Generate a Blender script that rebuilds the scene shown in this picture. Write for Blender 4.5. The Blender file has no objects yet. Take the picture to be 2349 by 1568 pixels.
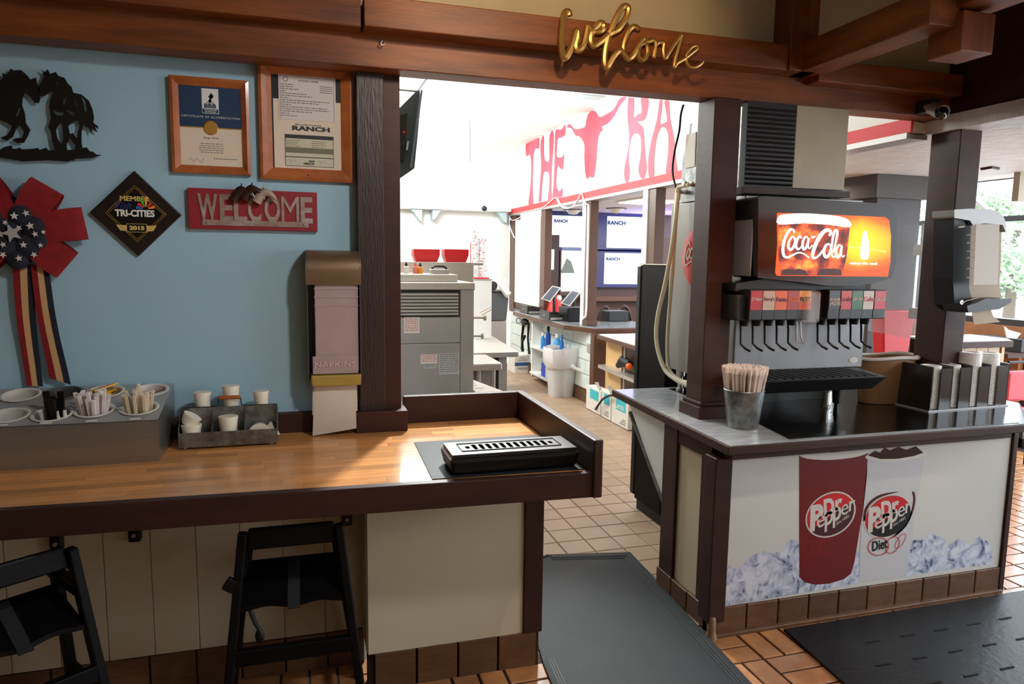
import bpy, math, random
from mathutils import Vector, Matrix
random.seed(7)
PI = math.pi
sc = bpy.context.scene
COL = sc.collection

# ------------------------------------------------------------------ camera
F, YAW, PIT, ROL, EYE = 1601.5, 0.2878, -0.11823, 0.01382, 1.65
CX, CY = 1174.5, 784.0
fw = Vector((math.sin(YAW)*math.cos(PIT), math.cos(YAW)*math.cos(PIT), math.sin(PIT)))
rt = Vector((math.cos(YAW), -math.sin(YAW), 0)); up = rt.cross(fw)
r2 = rt*math.cos(ROL) + up*math.sin(ROL); u2 = -rt*math.sin(ROL) + up*math.cos(ROL)
cam = bpy.data.cameras.new('camera'); cam_ob = bpy.data.objects.new('camera', cam); COL.objects.link(cam_ob)
m = Matrix((r2, u2, -fw)).transposed().to_4x4(); m.translation = Vector((0, 0, EYE)); cam_ob.matrix_world = m
cam.sensor_width = 36; cam.lens = 36*F/2349; cam.clip_start = .05; cam.clip_end = 300
sc.camera = cam_ob

# ------------------------------------------------------------------ exposure, world, big lights
sc.view_settings.view_transform = 'Standard'; sc.view_settings.look = 'None'
sc.view_settings.exposure = 0.0; sc.view_settings.gamma = 1; sc.view_settings.use_curve_mapping = False
w = bpy.data.worlds.new('sky'); sc.world = w; w.use_nodes = True
nt = w.node_tree; bg = nt.nodes['Background']
bg.inputs[0].default_value = (.80, .90, 1, 1); bg.inputs[1].default_value = 7

def area(name, loc, size, power, color, direction=(0, 0, -1), sizey=None, spread=PI):
    l = bpy.data.lights.new(name, 'AREA'); l.energy = power; l.color = color; l.size = size; l.spread = spread
    if sizey: l.shape = 'RECTANGLE'; l.size_y = sizey
    o = bpy.data.objects.new(name, l); COL.objects.link(o); o.location = loc
    o.rotation_euler = Vector(direction).to_track_quat('-Z', 'Y').to_euler()
    return o
def spot(name, loc, target, power, color, deg=60, blend=.5, rad=.05):
    l = bpy.data.lights.new(name, 'SPOT'); l.energy = power; l.color = color; l.spot_size = math.radians(deg); l.spot_blend = blend; l.shadow_soft_size = rad
    o = bpy.data.objects.new(name, l); COL.objects.link(o); o.location = loc
    o.rotation_euler = (Vector(target)-Vector(loc)).to_track_quat('-Z', 'Y').to_euler()
    return o
KW = (.96, 1.0, .98)
def lamp(name, loc, power, color, rad=.12):
    l = bpy.data.lights.new(name, 'POINT'); l.energy = power; l.color = color; l.shadow_soft_size = rad
    o = bpy.data.objects.new(name, l); COL.objects.link(o); o.location = loc; return o
for x, y, z, p in [(1.0, 8.7, 2.9, 210), (1.0, 6.9, 2.85, 46), (.4, 5.4, 2.9, 80), (1.25, 4.35, 3.0, 14)]:  # the one nearest the opening is an unseen fill added for the counter
    lamp('kitchen_point', (x, y, z), p, KW, .2)
lamp('globe_lamp', (2.24, 6.7, 3.0), 20, KW, .1)
spot('kitchen_counter_fill', (1.3, 5.0, 3.2), (.75, 2.75, .9), 720, KW, 42, .8, .10)  # unseen spot added to brighten the serving counter
lamp('dining_fill', (4.7, .3, 1.9), 26, (1, .95, .9), .2)  # out-of-view point light added to lift the dining ceiling
area('dining_light', (4.9, 8.0, 2.25), .5, 50, (1, .93, .82))
area('dining_light', (4.3, 5.2, 2.28), .5, 26, (1, .9, .78))
spot('front_spot', (1.2, .8, 3.0), (-.2, 3.1, 1.25), 125, (.97, .98, .98), 70, 1, .12)
spot('front_spot', (1.4, .8, 3.0), (2.4, 2.85, 1.35), 48, (1, .97, .94), 50, 1, .12)  # added fill spot that brightens the soda fountain
area('front_fill', (.9, -1.0, 3.0), 1.2, 11, (.98, .98, 1), (.2, .6, -1))
spot('downlight', (.75, 1.5, 2.95), (1.0, 2.95, 2.60), 52, (1, .74, .45), 66, .6, .03)
spot('downlight', (1.9, 1.5, 2.95), (1.88, 2.5, .5), 70, (1, .84, .64), 58, .5, .04)

# ------------------------------------------------------------------ pixel -> point on a real plane
def ray(px, py):
    return r2*((px-CX)/F) - u2*((py-CY)/F) + fw
def AY(px, py, Y): d = ray(px, py); return Vector((0, 0, EYE)) + d*(Y/d.y)
def AX(px, py, X): d = ray(px, py); return Vector((0, 0, EYE)) + d*(X/d.x)
def AZ(px, py, Z): d = ray(px, py); return Vector((0, 0, EYE)) + d*((Z-EYE)/d.z)

# ------------------------------------------------------------------ materials
def lin(c): return tuple((v/255/12.92 if v/255 <= .04045 else ((v/255+.055)/1.055)**2.4) for v in c)
MATS = {}
def mat(name, rgb, rough=.5, metal=0, var=.0, nscale=8, noise=.0, stretch=None, bump=.0, bscale=60, coat=0, emit=0,
        alpha=1, rgb2=None, spec=.5, trans=0, world=False):
    """rgb is an sRGB 0-255 base colour; noise mixes to rgb2 (or darker); var = random value between objects"""
    if name in MATS: return MATS[name]
    M = bpy.data.materials.new(name); M.use_nodes = True; N = M.node_tree; L = N.links
    b = N.nodes['Principled BSDF']; c = lin(rgb)
    b.inputs['Base Color'].default_value = (*c, 1); b.inputs['Roughness'].default_value = rough
    b.inputs['Metallic'].default_value = metal; b.inputs['Specular IOR Level'].default_value = spec
    b.inputs['Coat Weight'].default_value = coat; b.inputs['Coat Roughness'].default_value = .12
    b.inputs['Alpha'].default_value = alpha; b.inputs['Transmission Weight'].default_value = trans
    if emit: b.inputs['Emission Color'].default_value = (*c, 1); b.inputs['Emission Strength'].default_value = emit
    src = None
    if noise or bump:
        tc = N.nodes.new('ShaderNodeTexCoord'); mp = N.nodes.new('ShaderNodeMapping')
        L.new(tc.outputs['Object'], mp.inputs[0])
        if stretch: mp.inputs['Scale'].default_value = stretch
        if var:
            oi = N.nodes.new('ShaderNodeObjectInfo'); ml = N.nodes.new('ShaderNodeMath'); ml.operation = 'MULTIPLY'; ml.inputs[1].default_value = 37
            L.new(oi.outputs['Random'], ml.inputs[0]); L.new(ml.outputs[0], mp.inputs['Location'])
    if noise:
        no = N.nodes.new('ShaderNodeTexNoise'); no.inputs['Scale'].default_value = nscale; no.inputs['Detail'].default_value = 6
        no.inputs['Roughness'].default_value = .6
        L.new(mp.outputs[0], no.inputs['Vector'])
        mr = N.nodes.new('ShaderNodeMapRange'); mr.inputs[1].default_value = .35; mr.inputs[2].default_value = .65
        mr.inputs[3].default_value = 0; mr.inputs[4].default_value = noise
        L.new(no.outputs[0], mr.inputs[0])
        mx = N.nodes.new('ShaderNodeMix'); mx.data_type = 'RGBA'; L.new(mr.outputs[0], mx.inputs[0])
        mx.inputs[6].default_value = (*c, 1); c2 = lin(rgb2) if rgb2 else tuple(v*.25 for v in c); mx.inputs[7].default_value = (*c2, 1)
        src = mx.outputs[2]
    if var:
        oi = N.nodes.new('ShaderNodeObjectInfo'); mr = N.nodes.new('ShaderNodeMapRange')
        mr.inputs[3].default_value = 1-var; mr.inputs[4].default_value = 1+var; L.new(oi.outputs['Random'], mr.inputs[0])
        hs = N.nodes.new('ShaderNodeHueSaturation'); L.new(mr.outputs[0], hs.inputs['Value'])
        if src: L.new(src, hs.inputs['Color'])
        else: hs.inputs['Color'].default_value = (*c, 1)
        src = hs.outputs[0]
    if src: L.new(src, b.inputs['Base Color'])
    if bump:
        n2 = N.nodes.new('ShaderNodeTexNoise'); n2.inputs['Scale'].default_value = bscale; n2.inputs['Detail'].default_value = 4
        L.new(mp.outputs[0], n2.inputs['Vector']); bp = N.nodes.new('ShaderNodeBump'); bp.inputs['Strength'].default_value = bump; bp.inputs['Distance'].default_value = .01
        L.new(n2.outputs[0], bp.inputs['Height']); L.new(bp.outputs[0], b.inputs['Normal'])
    MATS[name] = M; return M

BR = (66, 38, 30)
brown = mat('brown_paint', (68, 37, 26), .5, spec=.3, noise=.35, nscale=3, bump=.06, bscale=25, stretch=(1, 1, 4))
brown_x = mat('brown_paint_board', (62, 34, 25), .48, spec=.35, noise=.35, nscale=3, bump=.1, bscale=22, stretch=(.6, 6, 6))
brown_lit = mat('brown_lit_trim', (92, 60, 45), .4, noise=.2)  # lighter copy of the brown paint, kitchen brightness put into its colour
rough_wood = mat('rough_sawn_post', (56, 36, 29), .42, noise=.3, bump=.35, bscale=40, stretch=(4, 4, .5))
cedar = mat('stained_timber', (144, 78, 28), .5, noise=.75, nscale=2.2, stretch=(1, 9, 9), rgb2=(84, 41, 14), bump=.15, bscale=20)
cedar_y = mat('stained_timber_cross', (144, 78, 28), .5, noise=.75, nscale=2.2, stretch=(9, 1, 9), rgb2=(84, 41, 14), bump=.15, bscale=20)
cedar_z = mat('stained_timber_upright', (134, 70, 25), .5, noise=.75, nscale=2.2, stretch=(9, 9, 1), rgb2=(80, 39, 13), bump=.15, bscale=20)
stave = mat('butcher_block', (238, 166, 96), .3, var=.26, noise=.55, nscale=5, stretch=(1.2, 14, 1), rgb2=(190, 116, 60), coat=.5)
blue = mat('blue_wall_paint', (160, 194, 208), .75, bump=.08, bscale=120)
cream = mat('cream_panel', (206, 192, 166), .6, noise=.18, nscale=2, rgb2=(176, 158, 128))
beige = mat('beige_plaster', (196, 178, 146), .8, noise=.1, bump=.08)
white = mat('white_paint', (236, 236, 232), .5)
white_wall = mat('white_kitchen_wall', (240, 240, 236), .7)
block_m = mat('painted_block', (214, 224, 222), .5, var=.04, bump=.2, bscale=50)
popcorn = mat('textured_ceiling', (222, 216, 210), .55, bump=1.0, bscale=16, stretch=(1, 1, 1), noise=.2)
steel = mat('stainless_steel', (206, 202, 196), .33, .65, noise=.15, nscale=4, stretch=(1, 1, 12), rgb2=(140, 136, 130))
steel_d = mat('dull_stainless', (182, 177, 173), .42, .4, noise=.2, nscale=3)
galv = mat('galvanised_tin', (150, 152, 150), .42, .85, noise=.8, nscale=22, rgb2=(84, 86, 84))
black = mat('black_plastic', (14, 14, 15), .4, spec=.35)
blackm = mat('black_matte', (10, 10, 11), .6, noise=.3, bump=.15)
blackg = mat('black_gloss_sheet', (9, 9, 10), .14, coat=.2, bump=.15, bscale=9)
dgrey = mat('dark_grey_plastic', (38, 39, 41), .38)
rubber = mat('rubber_mat', (38, 42, 45), .6, spec=.3, noise=.6, nscale=5, rgb2=(32, 35, 38), bump=.14, bscale=160)
rubber2 = mat('black_rubber_mat', (9, 10, 11), .42, spec=.35, noise=.4, nscale=9, bump=.2, bscale=40)
grout = mat('kitchen_grout', (98, 98, 92), .8, noise=.3)
tile_k = mat('kitchen_quarry_tile', (172, 146, 122), .4, var=.07, noise=.2, nscale=9, rgb2=(150, 118, 92), bump=.1, bscale=90)
grout_b = mat('dark_grout', (44, 28, 20), .8)
tile_b = mat('orange_brick_tile', (196, 138, 88), .25, var=.16, noise=.5, nscale=7, rgb2=(140, 82, 46), bump=.08, coat=.6)
tile_s = mat('brown_base_tile', (104, 74, 50), .35, var=.14, noise=.6, nscale=12, stretch=(1, 1, 4), rgb2=(78, 48, 30), bump=.1)
paper = mat('white_paper', (226, 222, 214), .8)
napkin = mat('napkin_paper', (206, 190, 172), .85, noise=.1)
napkin_p = mat('napkin_stack_behind_cover', (176, 150, 146), .45, noise=.15, coat=.3)
redp = mat('red_paint', (196, 30, 36), .5)
redband = mat('red_band', (222, 60, 66), .6)
mural = mat('mural_red', (200, 44, 64), .6, noise=.7, nscale=1.0, rgb2=(218, 104, 128))
amber = mat('amber_plastic', (176, 148, 70), .3, noise=.2)
tanp = mat('tan_board', (224, 184, 130), .5, noise=.1)
glass_m = mat('clear_acrylic', (235, 240, 245), .06, alpha=.22)
cup_m = mat('cream_cup', (236, 226, 206), .5)

# ------------------------------------------------------------------ mesh helpers
WM = {}
class MB:
    def __init__(s): s.v = []; s.f = []; s.m = []
    def add(s, vs, fs, mi=0):
        o = len(s.v); s.v += [Vector(v) for v in vs]; s.f += [tuple(i+o for i in f) for f in fs]; s.m += [mi]*len(fs); return s
    def box(s, x0, x1, y0, y1, z0, z1, mi=0):
        return s.hexa([(x0,y0,z0),(x1,y0,z0),(x1,y1,z0),(x0,y1,z0),(x0,y0,z1),(x1,y0,z1),(x1,y1,z1),(x0,y1,z1)], mi)
    def hexa(s, p, mi=0):
        return s.add(p, [(0,3,2,1),(4,5,6,7),(0,1,5,4),(1,2,6,5),(2,3,7,6),(3,0,4,7)], mi)
    def obox(s, c, sx, sy, sz, rot=None, mi=0):
        pts = [Vector((a*sx/2, b*sy/2, d*sz/2)) for a,b,d in [(-1,-1,-1),(1,-1,-1),(1,1,-1),(-1,1,-1),(-1,-1,1),(1,-1,1),(1,1,1),(-1,1,1)]]
        if rot is not None: pts = [rot @ p for p in pts]
        return s.hexa([p+Vector(c) for p in pts], mi)
    def bar(s, a, b, wd, th, upv=(0,0,1), mi=0):
        a, b = Vector(a), Vector(b); d = (b-a); L = d.length; d.normalize(); u = Vector(upv); sd = d.cross(u).normalized(); u = sd.cross(d)
        R = Matrix((d, sd, u)).transposed(); return s.obox((a+b)/2, L, wd, th, R, mi)
    def prism(s, poly, vec, mi=0):
        n = len(poly); a = [Vector(p) for p in poly]; b = [p+Vector(vec) for p in a]
        return s.add(a+b, [tuple(range(n))[::-1], tuple(range(n, 2*n))]+[(i, (i+1)%n, n+(i+1)%n, n+i) for i in range(n)], mi)
    def tube(s, pts, r, n=8, mi=0, closed=False):
        pts = [Vector(p) for p in pts]; rs = r if isinstance(r, (list, tuple)) else [r]*len(pts)
        k = len(pts); prev = None; rings = []
        for i, p in enumerate(pts):
            if closed: t = pts[(i+1)%k]-pts[i-1]
            else: t = pts[min(i+1, k-1)]-pts[max(i-1, 0)]
            if t.length < 1e-9: t = Vector((0,0,1))
            t.normalize()
            if prev is None: prev = t.orthogonal().normalized()
            a = (prev - t*prev.dot(t)); a = a.normalized() if a.length > 1e-6 else t.orthogonal().normalized(); prev = a; b = t.cross(a)
            rings.append([p + (a*math.cos(q)+b*math.sin(q))*rs[i] for q in [2*PI*j/n for j in range(n)]])
        o = []; fs = []
        for rg in rings: o += rg
        for i in range(k if closed else k-1):
            i2 = (i+1)%k
            for j in range(n): fs.append((i*n+j, i*n+(j+1)%n, i2*n+(j+1)%n, i2*n+j))
        if not closed: fs += [tuple(range(n))[::-1], tuple(range((k-1)*n, k*n))]
        return s.add(o, fs, mi)
    def lathe(s, prof, c=(0,0,0), n=24, mi=0, axis='z', sx=1, sy=1):
        c = Vector(c); vs = []; fs = []
        for (r, h) in prof:
            for j in range(n):
                a = 2*PI*j/n; x, y = r*math.cos(a)*sx, r*math.sin(a)*sy
                p = (x, y, h) if axis == 'z' else ((x, h, y) if axis == 'y' else (h, x, y)); vs.append(Vector(p)+c)
        k = len(prof)
        for i in range(k-1):
            for j in range(n): fs.append((i*n+j, i*n+(j+1)%n, (i+1)*n+(j+1)%n, (i+1)*n+j))
        if prof[0][0] > 1e-5: fs.append(tuple(range(n))[::-1])
        if prof[-1][0] > 1e-5: fs.append(tuple(range((k-1)*n, k*n)))
        return s.add(vs, fs, mi)
    def ball(s, c, rx, ry=None, rz=None, mi=0, n=12):
        ry = ry or rx; rz = rz or rx
        k = n//2; return s.lathe([(math.sin(PI*i/k)*rx if 0 < i < k else 0, -math.cos(PI*i/k)*rz) for i in range(k+1)], c, n, mi, sy=ry/rx)
    def build(s, name, mats, parent=None, smooth=False, bevel=0, local=False, **kw):
        me = bpy.data.meshes.new(name)
        vs = s.v
        if parent is not None and not local:
            inv = WM[parent.name].inverted(); vs = [inv @ v for v in vs]
        me.from_pydata([tuple(v) for v in vs], [], s.f)
        if not isinstance(mats, (list, tuple)): mats = [mats]
        for q in mats: me.materials.append(q)
        if len(mats) > 1: me.polygons.foreach_set('material_index', s.m)
        if smooth:
            me.polygons.foreach_set('use_smooth', [True]*len(me.polygons)); me.set_sharp_from_angle(angle=math.radians(40))
        me.update()
        o = bpy.data.objects.new(name, me); COL.objects.link(o)
        if parent is not None: o.parent = parent; WM[o.name] = WM[parent.name]
        else: WM[o.name] = Matrix.Identity(4)
        if bevel:
            md = o.modifiers.new('bevel', 'BEVEL'); md.width = bevel; md.segments = 2; md.limit_method = 'ANGLE'
        for k_, v_ in kw.items(): o[k_] = v_
        return o

def tag(o, label, cat, group=None):
    o['label'] = label; o['category'] = cat
    if group: o['group'] = group
    return o
def thing(name, label, cat, loc=(0,0,0), rz=0, group=None):
    o = bpy.data.objects.new(name, None); COL.objects.link(o); o.location = loc; o.rotation_euler = (0, 0, rz); o.empty_display_size = .05
    WM[o.name] = Matrix.Translation(Vector(loc)) @ Matrix.Rotation(rz, 4, 'Z')
    return tag(o, label, cat, group)
def dup(root, loc, rz=0, label=None, group=None):
    c = root.copy(); COL.objects.link(c); c.location = loc; c.rotation_euler = (0, 0, rz)
    if label: c['label'] = label
    if group: c['group'] = group
    WM[c.name] = Matrix.Translation(Vector(loc)) @ Matrix.Rotation(rz, 4, 'Z')
    for ch in list(root.children):
        d = ch.copy(); COL.objects.link(d); d.parent = c; WM[d.name] = WM[c.name]
        for g in list(ch.children):
            e = g.copy(); COL.objects.link(e); e.parent = d; WM[e.name] = WM[c.name]
    return c
def struct(name, mb, m, parent=None, **k):
    o = mb.build(name, m, parent, **k)
    if parent is None: o['kind'] = 'structure'
    return o
def B(*a): return MB().box(*a)

# flat filled shapes (evenodd holes) and text -------------------------------------------------
def curve_mesh(cu):
    o = bpy.data.objects.new('tmp', cu); COL.objects.link(o); dg = bpy.context.evaluated_depsgraph_get(); dg.update()
    me = bpy.data.meshes.new_from_object(o.evaluated_get(dg)); vs = [v.co.copy() for v in me.vertices]; fs = [tuple(p.vertices) for p in me.polygons]
    bpy.data.objects.remove(o); bpy.data.curves.remove(cu); bpy.data.meshes.remove(me)
    return vs, fs
def fill(splines, th=.001):
    cu = bpy.data.curves.new('t', 'CURVE'); cu.dimensions = '2D'; cu.fill_mode = 'BOTH'; cu.extrude = th/2
    for pts in splines:
        sp = cu.splines.new('POLY'); sp.points.add(len(pts)-1)
        for i, p in enumerate(pts): sp.points[i].co = (p[0], p[1], 0, 1)
        sp.use_cyclic_u = True
    return curve_mesh(cu)
TC = {}
def text2d(s, bold=0, shear=0, th=.02, spacing=1):
    key = (s, bold, shear, th, spacing)
    if key not in TC:
        cu = bpy.data.curves.new('t', 'FONT'); cu.body = s; cu.size = 1; cu.offset = bold; cu.shear = shear; cu.extrude = th/2; cu.resolution_u = 3; cu.space_character = spacing
        vs, fs = curve_mesh(cu)
        x0 = min(v.x for v in vs); x1 = max(v.x for v in vs); y0 = min(v.y for v in vs); y1 = max(v.y for v in vs)
        TC[key] = ([Vector(((v.x-x0)/(x1-x0), (v.y-y0)/(y1-y0), v.z/th)) for v in vs], fs)
    return TC[key]
def put(mb, vf, O, U, V, th, mi=0):
    """O lower-left, U and V full-size edge vectors, th thickness towards the viewer side (U x V)"""
    O, U, V = Vector(O), Vector(U), Vector(V); N = U.cross(V).normalized()
    mb.add([O+U*v.x+V*v.y+N*(v.z+.5)*th for v in vf[0]], vf[1], mi); return mb
def txt(mb, s, O, U, V, th=.0015, bold=0, shear=0, mi=0, spacing=1):
    return put(mb, text2d(s, bold, shear, spacing=spacing), O, U, V, th, mi)
def pxshape(mb, splines, Y, th=.001, mi=0):
    """outline traced on a plane facing -Y at depth Y (real coordinates from the plane)"""
    uv = [[(lambda q: (q.x, q.z))(AY(px, py, Y)) for px, py in s] for s in splines]
    vs, fs = fill(uv, th)
    mb.add([Vector((v.x, Y - (v.z+th/2), v.y)) for v in vs], fs, mi); return mb
def spl(pts, k=6, closed=False):
    """Catmull-Rom through tuples"""
    P = [Vector(p) for p in pts]; n = len(P); out = []
    rng = range(n if closed else n-1)
    for i in rng:
        if closed: a, b, c, d = P[i-1], P[i], P[(i+1)%n], P[(i+2)%n]
        else: a, b, c, d = P[max(i-1,0)], P[i], P[i+1], P[min(i+2,n-1)]
        for j in range(k):
            t = j/k; out.append(.5*((2*b)+(c-a)*t+(2*a-5*b+4*c-d)*t*t+(3*b-a-3*c+d)*t**3))
    if not closed: out.append(P[-1])
    return out
def ribbon(pts, wf, k=6):
    """closed 2D outline of a pen stroke through pts; wf(t) half-width"""
    q = spl([(p[0], p[1], 0) for p in pts], k); n = len(q); L = []; Rr = []
    for i, p in enumerate(q):
        t = (q[min(i+1,n-1)]-q[max(i-1,0)]); t = t.normalized() if t.length > 0 else Vector((1,0,0)); nn = Vector((-t.y, t.x, 0)); h = wf(i/(n-1))
        L.append(p+nn*h); Rr.append(p-nn*h)
    return L, Rr
def ribbon_mb(mb, pts, wf, fn, th, mi=0, k=6):
    """flat pen stroke; fn maps (u,v,w) to world"""
    L, Rr = ribbon(pts, wf, k); n = len(L)
    vs = [fn(p.x, p.y, 0) for p in L]+[fn(p.x, p.y, 0) for p in Rr]+[fn(p.x, p.y, th) for p in L]+[fn(p.x, p.y, th) for p in Rr]
    fs = []
    for i in range(n-1):
        fs += [(i, i+1, n+i+1, n+i), (2*n+i, 3*n+i, 3*n+i+1, 2*n+i+1), (i, 2*n+i, 2*n+i+1, i+1), (n+i, n+i+1, 3*n+i+1, 3*n+i)]
    fs += [(0, n, 3*n, 2*n), (n-1, 3*n-1, 4*n-1, 2*n-1)]
    mb.add(vs, fs, mi); return mb

# ================================================================== SETTING
# floors ---------------------------------------------------------------
floor = struct('floor', B(-3, 3.1, 2.62, 10.8, -.1, -.004), grout)
floor_b = struct('floor.001', MB().box(-3, 6.3, -2.6, 2.62, -.1, -.004).box(3.1, 6.3, 2.62, 10.8, -.1, -.004), grout_b)
def shared(name, sx, sy, sz, m, ch=.003):
    a, b = sx/2, sy/2
    mb = MB(); lo = [(-a,-b,0),(a,-b,0),(a,b,0),(-a,b,0)]; mid = [(p[0],p[1],sz-ch) for p in lo]; hi = [(p[0]*(1-ch/a), p[1]*(1-ch/b), sz) for p in lo]
    mb.add(lo+mid+hi, [(0,1,5,4),(1,2,6,5),(2,3,7,6),(3,0,4,7),(4,5,9,8),(5,6,10,9),(6,7,11,10),(7,4,8,11),(8,9,10,11)])
    me = bpy.data.meshes.new(name); me.from_pydata([tuple(v) for v in mb.v], [], mb.f); me.materials.append(m); return me
def inst(name, me, parent, loc, rz=0):
    o = bpy.data.objects.new(name, me); COL.objects.link(o); o.parent = parent; o.location = loc
    if rz: o.rotation_euler = (0, 0, rz)
    return o
def proj(p):
    d = Vector(p)-Vector((0,0,EYE)); z = d.dot(fw)
    if z < .1: return None
    return (CX+F*d.dot(r2)/z, CY-F*d.dot(u2)/z, z)
tk = shared('tile', .166, .168, .010, tile_k)
spots = []
for i in range(-14, 9):
    for j in range(-5, 42):
        x, y = 1.645+i*.1715, 3.604+j*.1745
        if x > 3.05 or y < 2.7 or y > 10.7 or (x < .9 and y < 3.15): continue
        q = proj((x, y, 0)); inn = q and 1180 < q[0] < 1620 and q[1] < 1400 and not (x < .9)
        spots.append((0 if inn else 1, y, x))
spots.sort(); rest = MB()
for k, (a, y, x) in enumerate(spots):
    if a == 0 and k < 298: inst('tile', tk, floor, (x, y, -.008))
    else: rest.box(x-.083, x+.083, y-.084, y+.084, -.008, .002)
o = rest.build('tile_field', tile_k, floor); o['kind'] = 'stuff'
tb = shared('brick', .205, .097, .010, tile_b); mod = .215
spots = []
for i in range(-21, 22):
    for j in range(-23, 40):
        x0, y0 = 1.811+i*mod, 2.335+j*mod
        if y0 > 2.5 and x0 < 3.05 and not (x0 < .1 and y0 < 2.6): continue
        if x0 > 6.0 or x0 < -2.9 or y0 > 10 or y0 < -2.5: continue
        hz = (i+j) % 2 == 1
        for s in (0, 1):
            if hz: x, y, r = x0+mod/2, y0+mod*(.25+.5*s), 0
            else: x, y, r = x0+mod*(.25+.5*s), y0+mod/2, PI/2
            q = proj((x, y, 0)); inn = bool(q) and -60 < q[0] < 2400 and 300 < q[1] < 1640 and q[1] > 800
            hid = (y > 2.54 and x < 3.35)
            mat2 = (2.12 < x and y < 2.5 and x < 5); mat1 = (.98 < x < 1.6)
            spots.append((0 if (inn and not hid and not mat2 and not mat1) else 1, math.hypot(x, y), x, y, r))
spots.sort(); rest = MB()
for k, (a, _, x, y, r) in enumerate(spots):
    if a == 0 and k < 298: inst('brick', tb, floor_b, (x, y, -.008), r)
    else:
        hx, hy = (.1025, .0485) if not r else (.0485, .1025); rest.box(x-hx, x+hx, y-hy, y+hy, -.008, .002)
o = rest.build('brick_field', tile_b, floor_b); o['kind'] = 'stuff'

# walls and ceilings ------------------------------------------------------
struct('wall_left', MB().box(-3, .30, 3.10, 3.22, 0, 3.3), blue)
recess = struct('wall_recess', MB().box(-3, .2, 2.757, 2.80, .148, .80), cream)
MB().box(-3, .2, 2.752, 2.80, 0, .148).build('tile_backing', grout_b, recess)
struct('wall_west', B(-3.1, -3, -2.6, 10.8, -.1, 3.4), beige)
struct('wall_near', B(-3.1, 6.4, -2.7, -2.6, -.1, 3.3), beige)
struct('wall_back', B(-3, 3.1, 10.7, 10.8, 0, 3.4), white_wall)
struct('ceiling', MB().box(-3, 3.15, 3.07, 10.8, 3.3, 3.4), white_wall)
struct('ceiling.001', B(-3.1, 3.45, -2.7, 3.07, 3.12, 3.2), mat('dark_ceiling', (92, 60, 42), .7, noise=.3))
struct('ceiling.002', MB().box(3.2, 5.42, -2.7, 10.0, 2.34, 2.42), popcorn)
# soffit above header, front room side (between beams)
struct('wall_header', MB().box(.2, 3.42, 2.97, 3.05, 2.5, 3.3), beige)
struct('wall_header.001', MB().box(-3, .2, 2.97, 3.05, 2.5, 3.3), mat('dark_plaster', (96, 62, 44), .7, noise=.3))
# kitchen soffit with the mural, x = 3.1
struct('wall_right', MB().box(3.1, 3.2, 3.07, 10.8, 2.34, 3.4), white_wall)
bandmb = MB().box(3.085, 3.10, 3.05, 10.72, 2.345, 2.42)
struct('trim_1', bandmb, redband, bevel=.002)
struct('trim_2', MB().box(3.08, 3.22, 3.07, 10.72, 2.315, 2.345), steel_d)
struct('wall_right_upper', MB().box(3.4, 5.4, -2.7, 10.0, 2.66, 2.72), beige)
struct('wall_far', B(3.32, 6.4, 9.62, 9.75, 0, 2.5), mat('far_brown_wall', (72, 44, 34), .5, noise=.3))

# kitchen half wall (painted blocks) x=3.1
half = struct('wall_half', B(3.12, 3.26, 7.27, 10.6, 0, .83), grout)
me_blk = shared('block', .385, .10, .0, block_m, .0) if False else None
for r in range(4):
    for k in range(9):
        y0 = 7.27 + k*.40 - (.2 if r % 2 else 0); y1 = min(y0+.392, 10.6); y0 = max(y0, 7.27)
        if y1-y0 < .05: continue
        MB().box(3.10, 3.13, y0, y1, .16+r*.17, .16+r*.17+.163).build('block', block_m, half, bevel=.003)
for k in range(9):
    MB().box(3.09, 3.13, 7.27+k*.30, 7.27+k*.30+.294, 0, .15).build('base_tile', tile_s, half, bevel=.002)

# front-room timbers ------------------------------------------------------
def timber(name, mb, m, label, cat='beam', **k):
    o = mb.build(name, m, None, bevel=.004, **k); return tag(o, label, cat)
timber('ceiling_beam', B(-3, 3.30, 2.95, 3.07, 2.405, 2.55), cedar, 'lower reddish timber header beam spanning above the serving opening')
timber('header_board', B(.235, 2.15, 2.85, 2.97, 2.53, 2.645), cedar, 'upper reddish timber board behind the brass script sign', 'beam')
timber('header_board', B(-3, .225, 2.87, 2.97, 2.53, 2.65), cedar, 'dark upper timber board over the blue wall', 'beam')
timber('upright_timber', B(2.15, 2.30, 2.84, 2.97, 2.53, 3.12), cedar_z, 'short upright timber right of the beige header panel', 'post')
timber('upright_timber', B(.10, .235, 2.875, 2.97, 2.66, 3.12), cedar_z, 'short upright timber at the left end of the script sign board', 'post')
timber('header_board', B(2.33, 3.2, 2.86, 2.97, 2.50, 2.60), cedar, 'dark upper timber board to the right of the cross joist', 'beam')
timber('cross_joist', MB().hexa([(2.22,2.15,2.53),(2.36,2.15,2.53),(2.36,2.95,2.53),(2.22,2.95,2.53),(2.22,2.15,2.66),(2.36,2.15,2.66),(2.36,2.95,2.66),(2.22,2.95,2.66)]), cedar_y, 'reddish timber joist running out from the header to the hanging block', 'beam')
timber('hanging_block', B(2.345, 2.50, 2.12, 2.27, 2.44, 2.585), cedar_z, 'square timber block hanging at the end of the cross joist', 'block')
timber('cross_joist', B(2.34, 2.52, -2.6, 2.27, 2.60, 2.80), cedar_y, 'heavy dark timber joist above the hanging block', 'beam')
timber('side_beam', B(3.22, 3.40, -2.6, 2.965, 2.36, 3.19), brown, 'dark timber beam along the edge of the dining room ceiling', 'beam')
timber('cross_joist', B(-1.25, -1.06, 1.6, 2.88, 2.47, 2.72), cedar_y, 'dark timber joist end at the top left above the horse cutout', 'beam')
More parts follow.
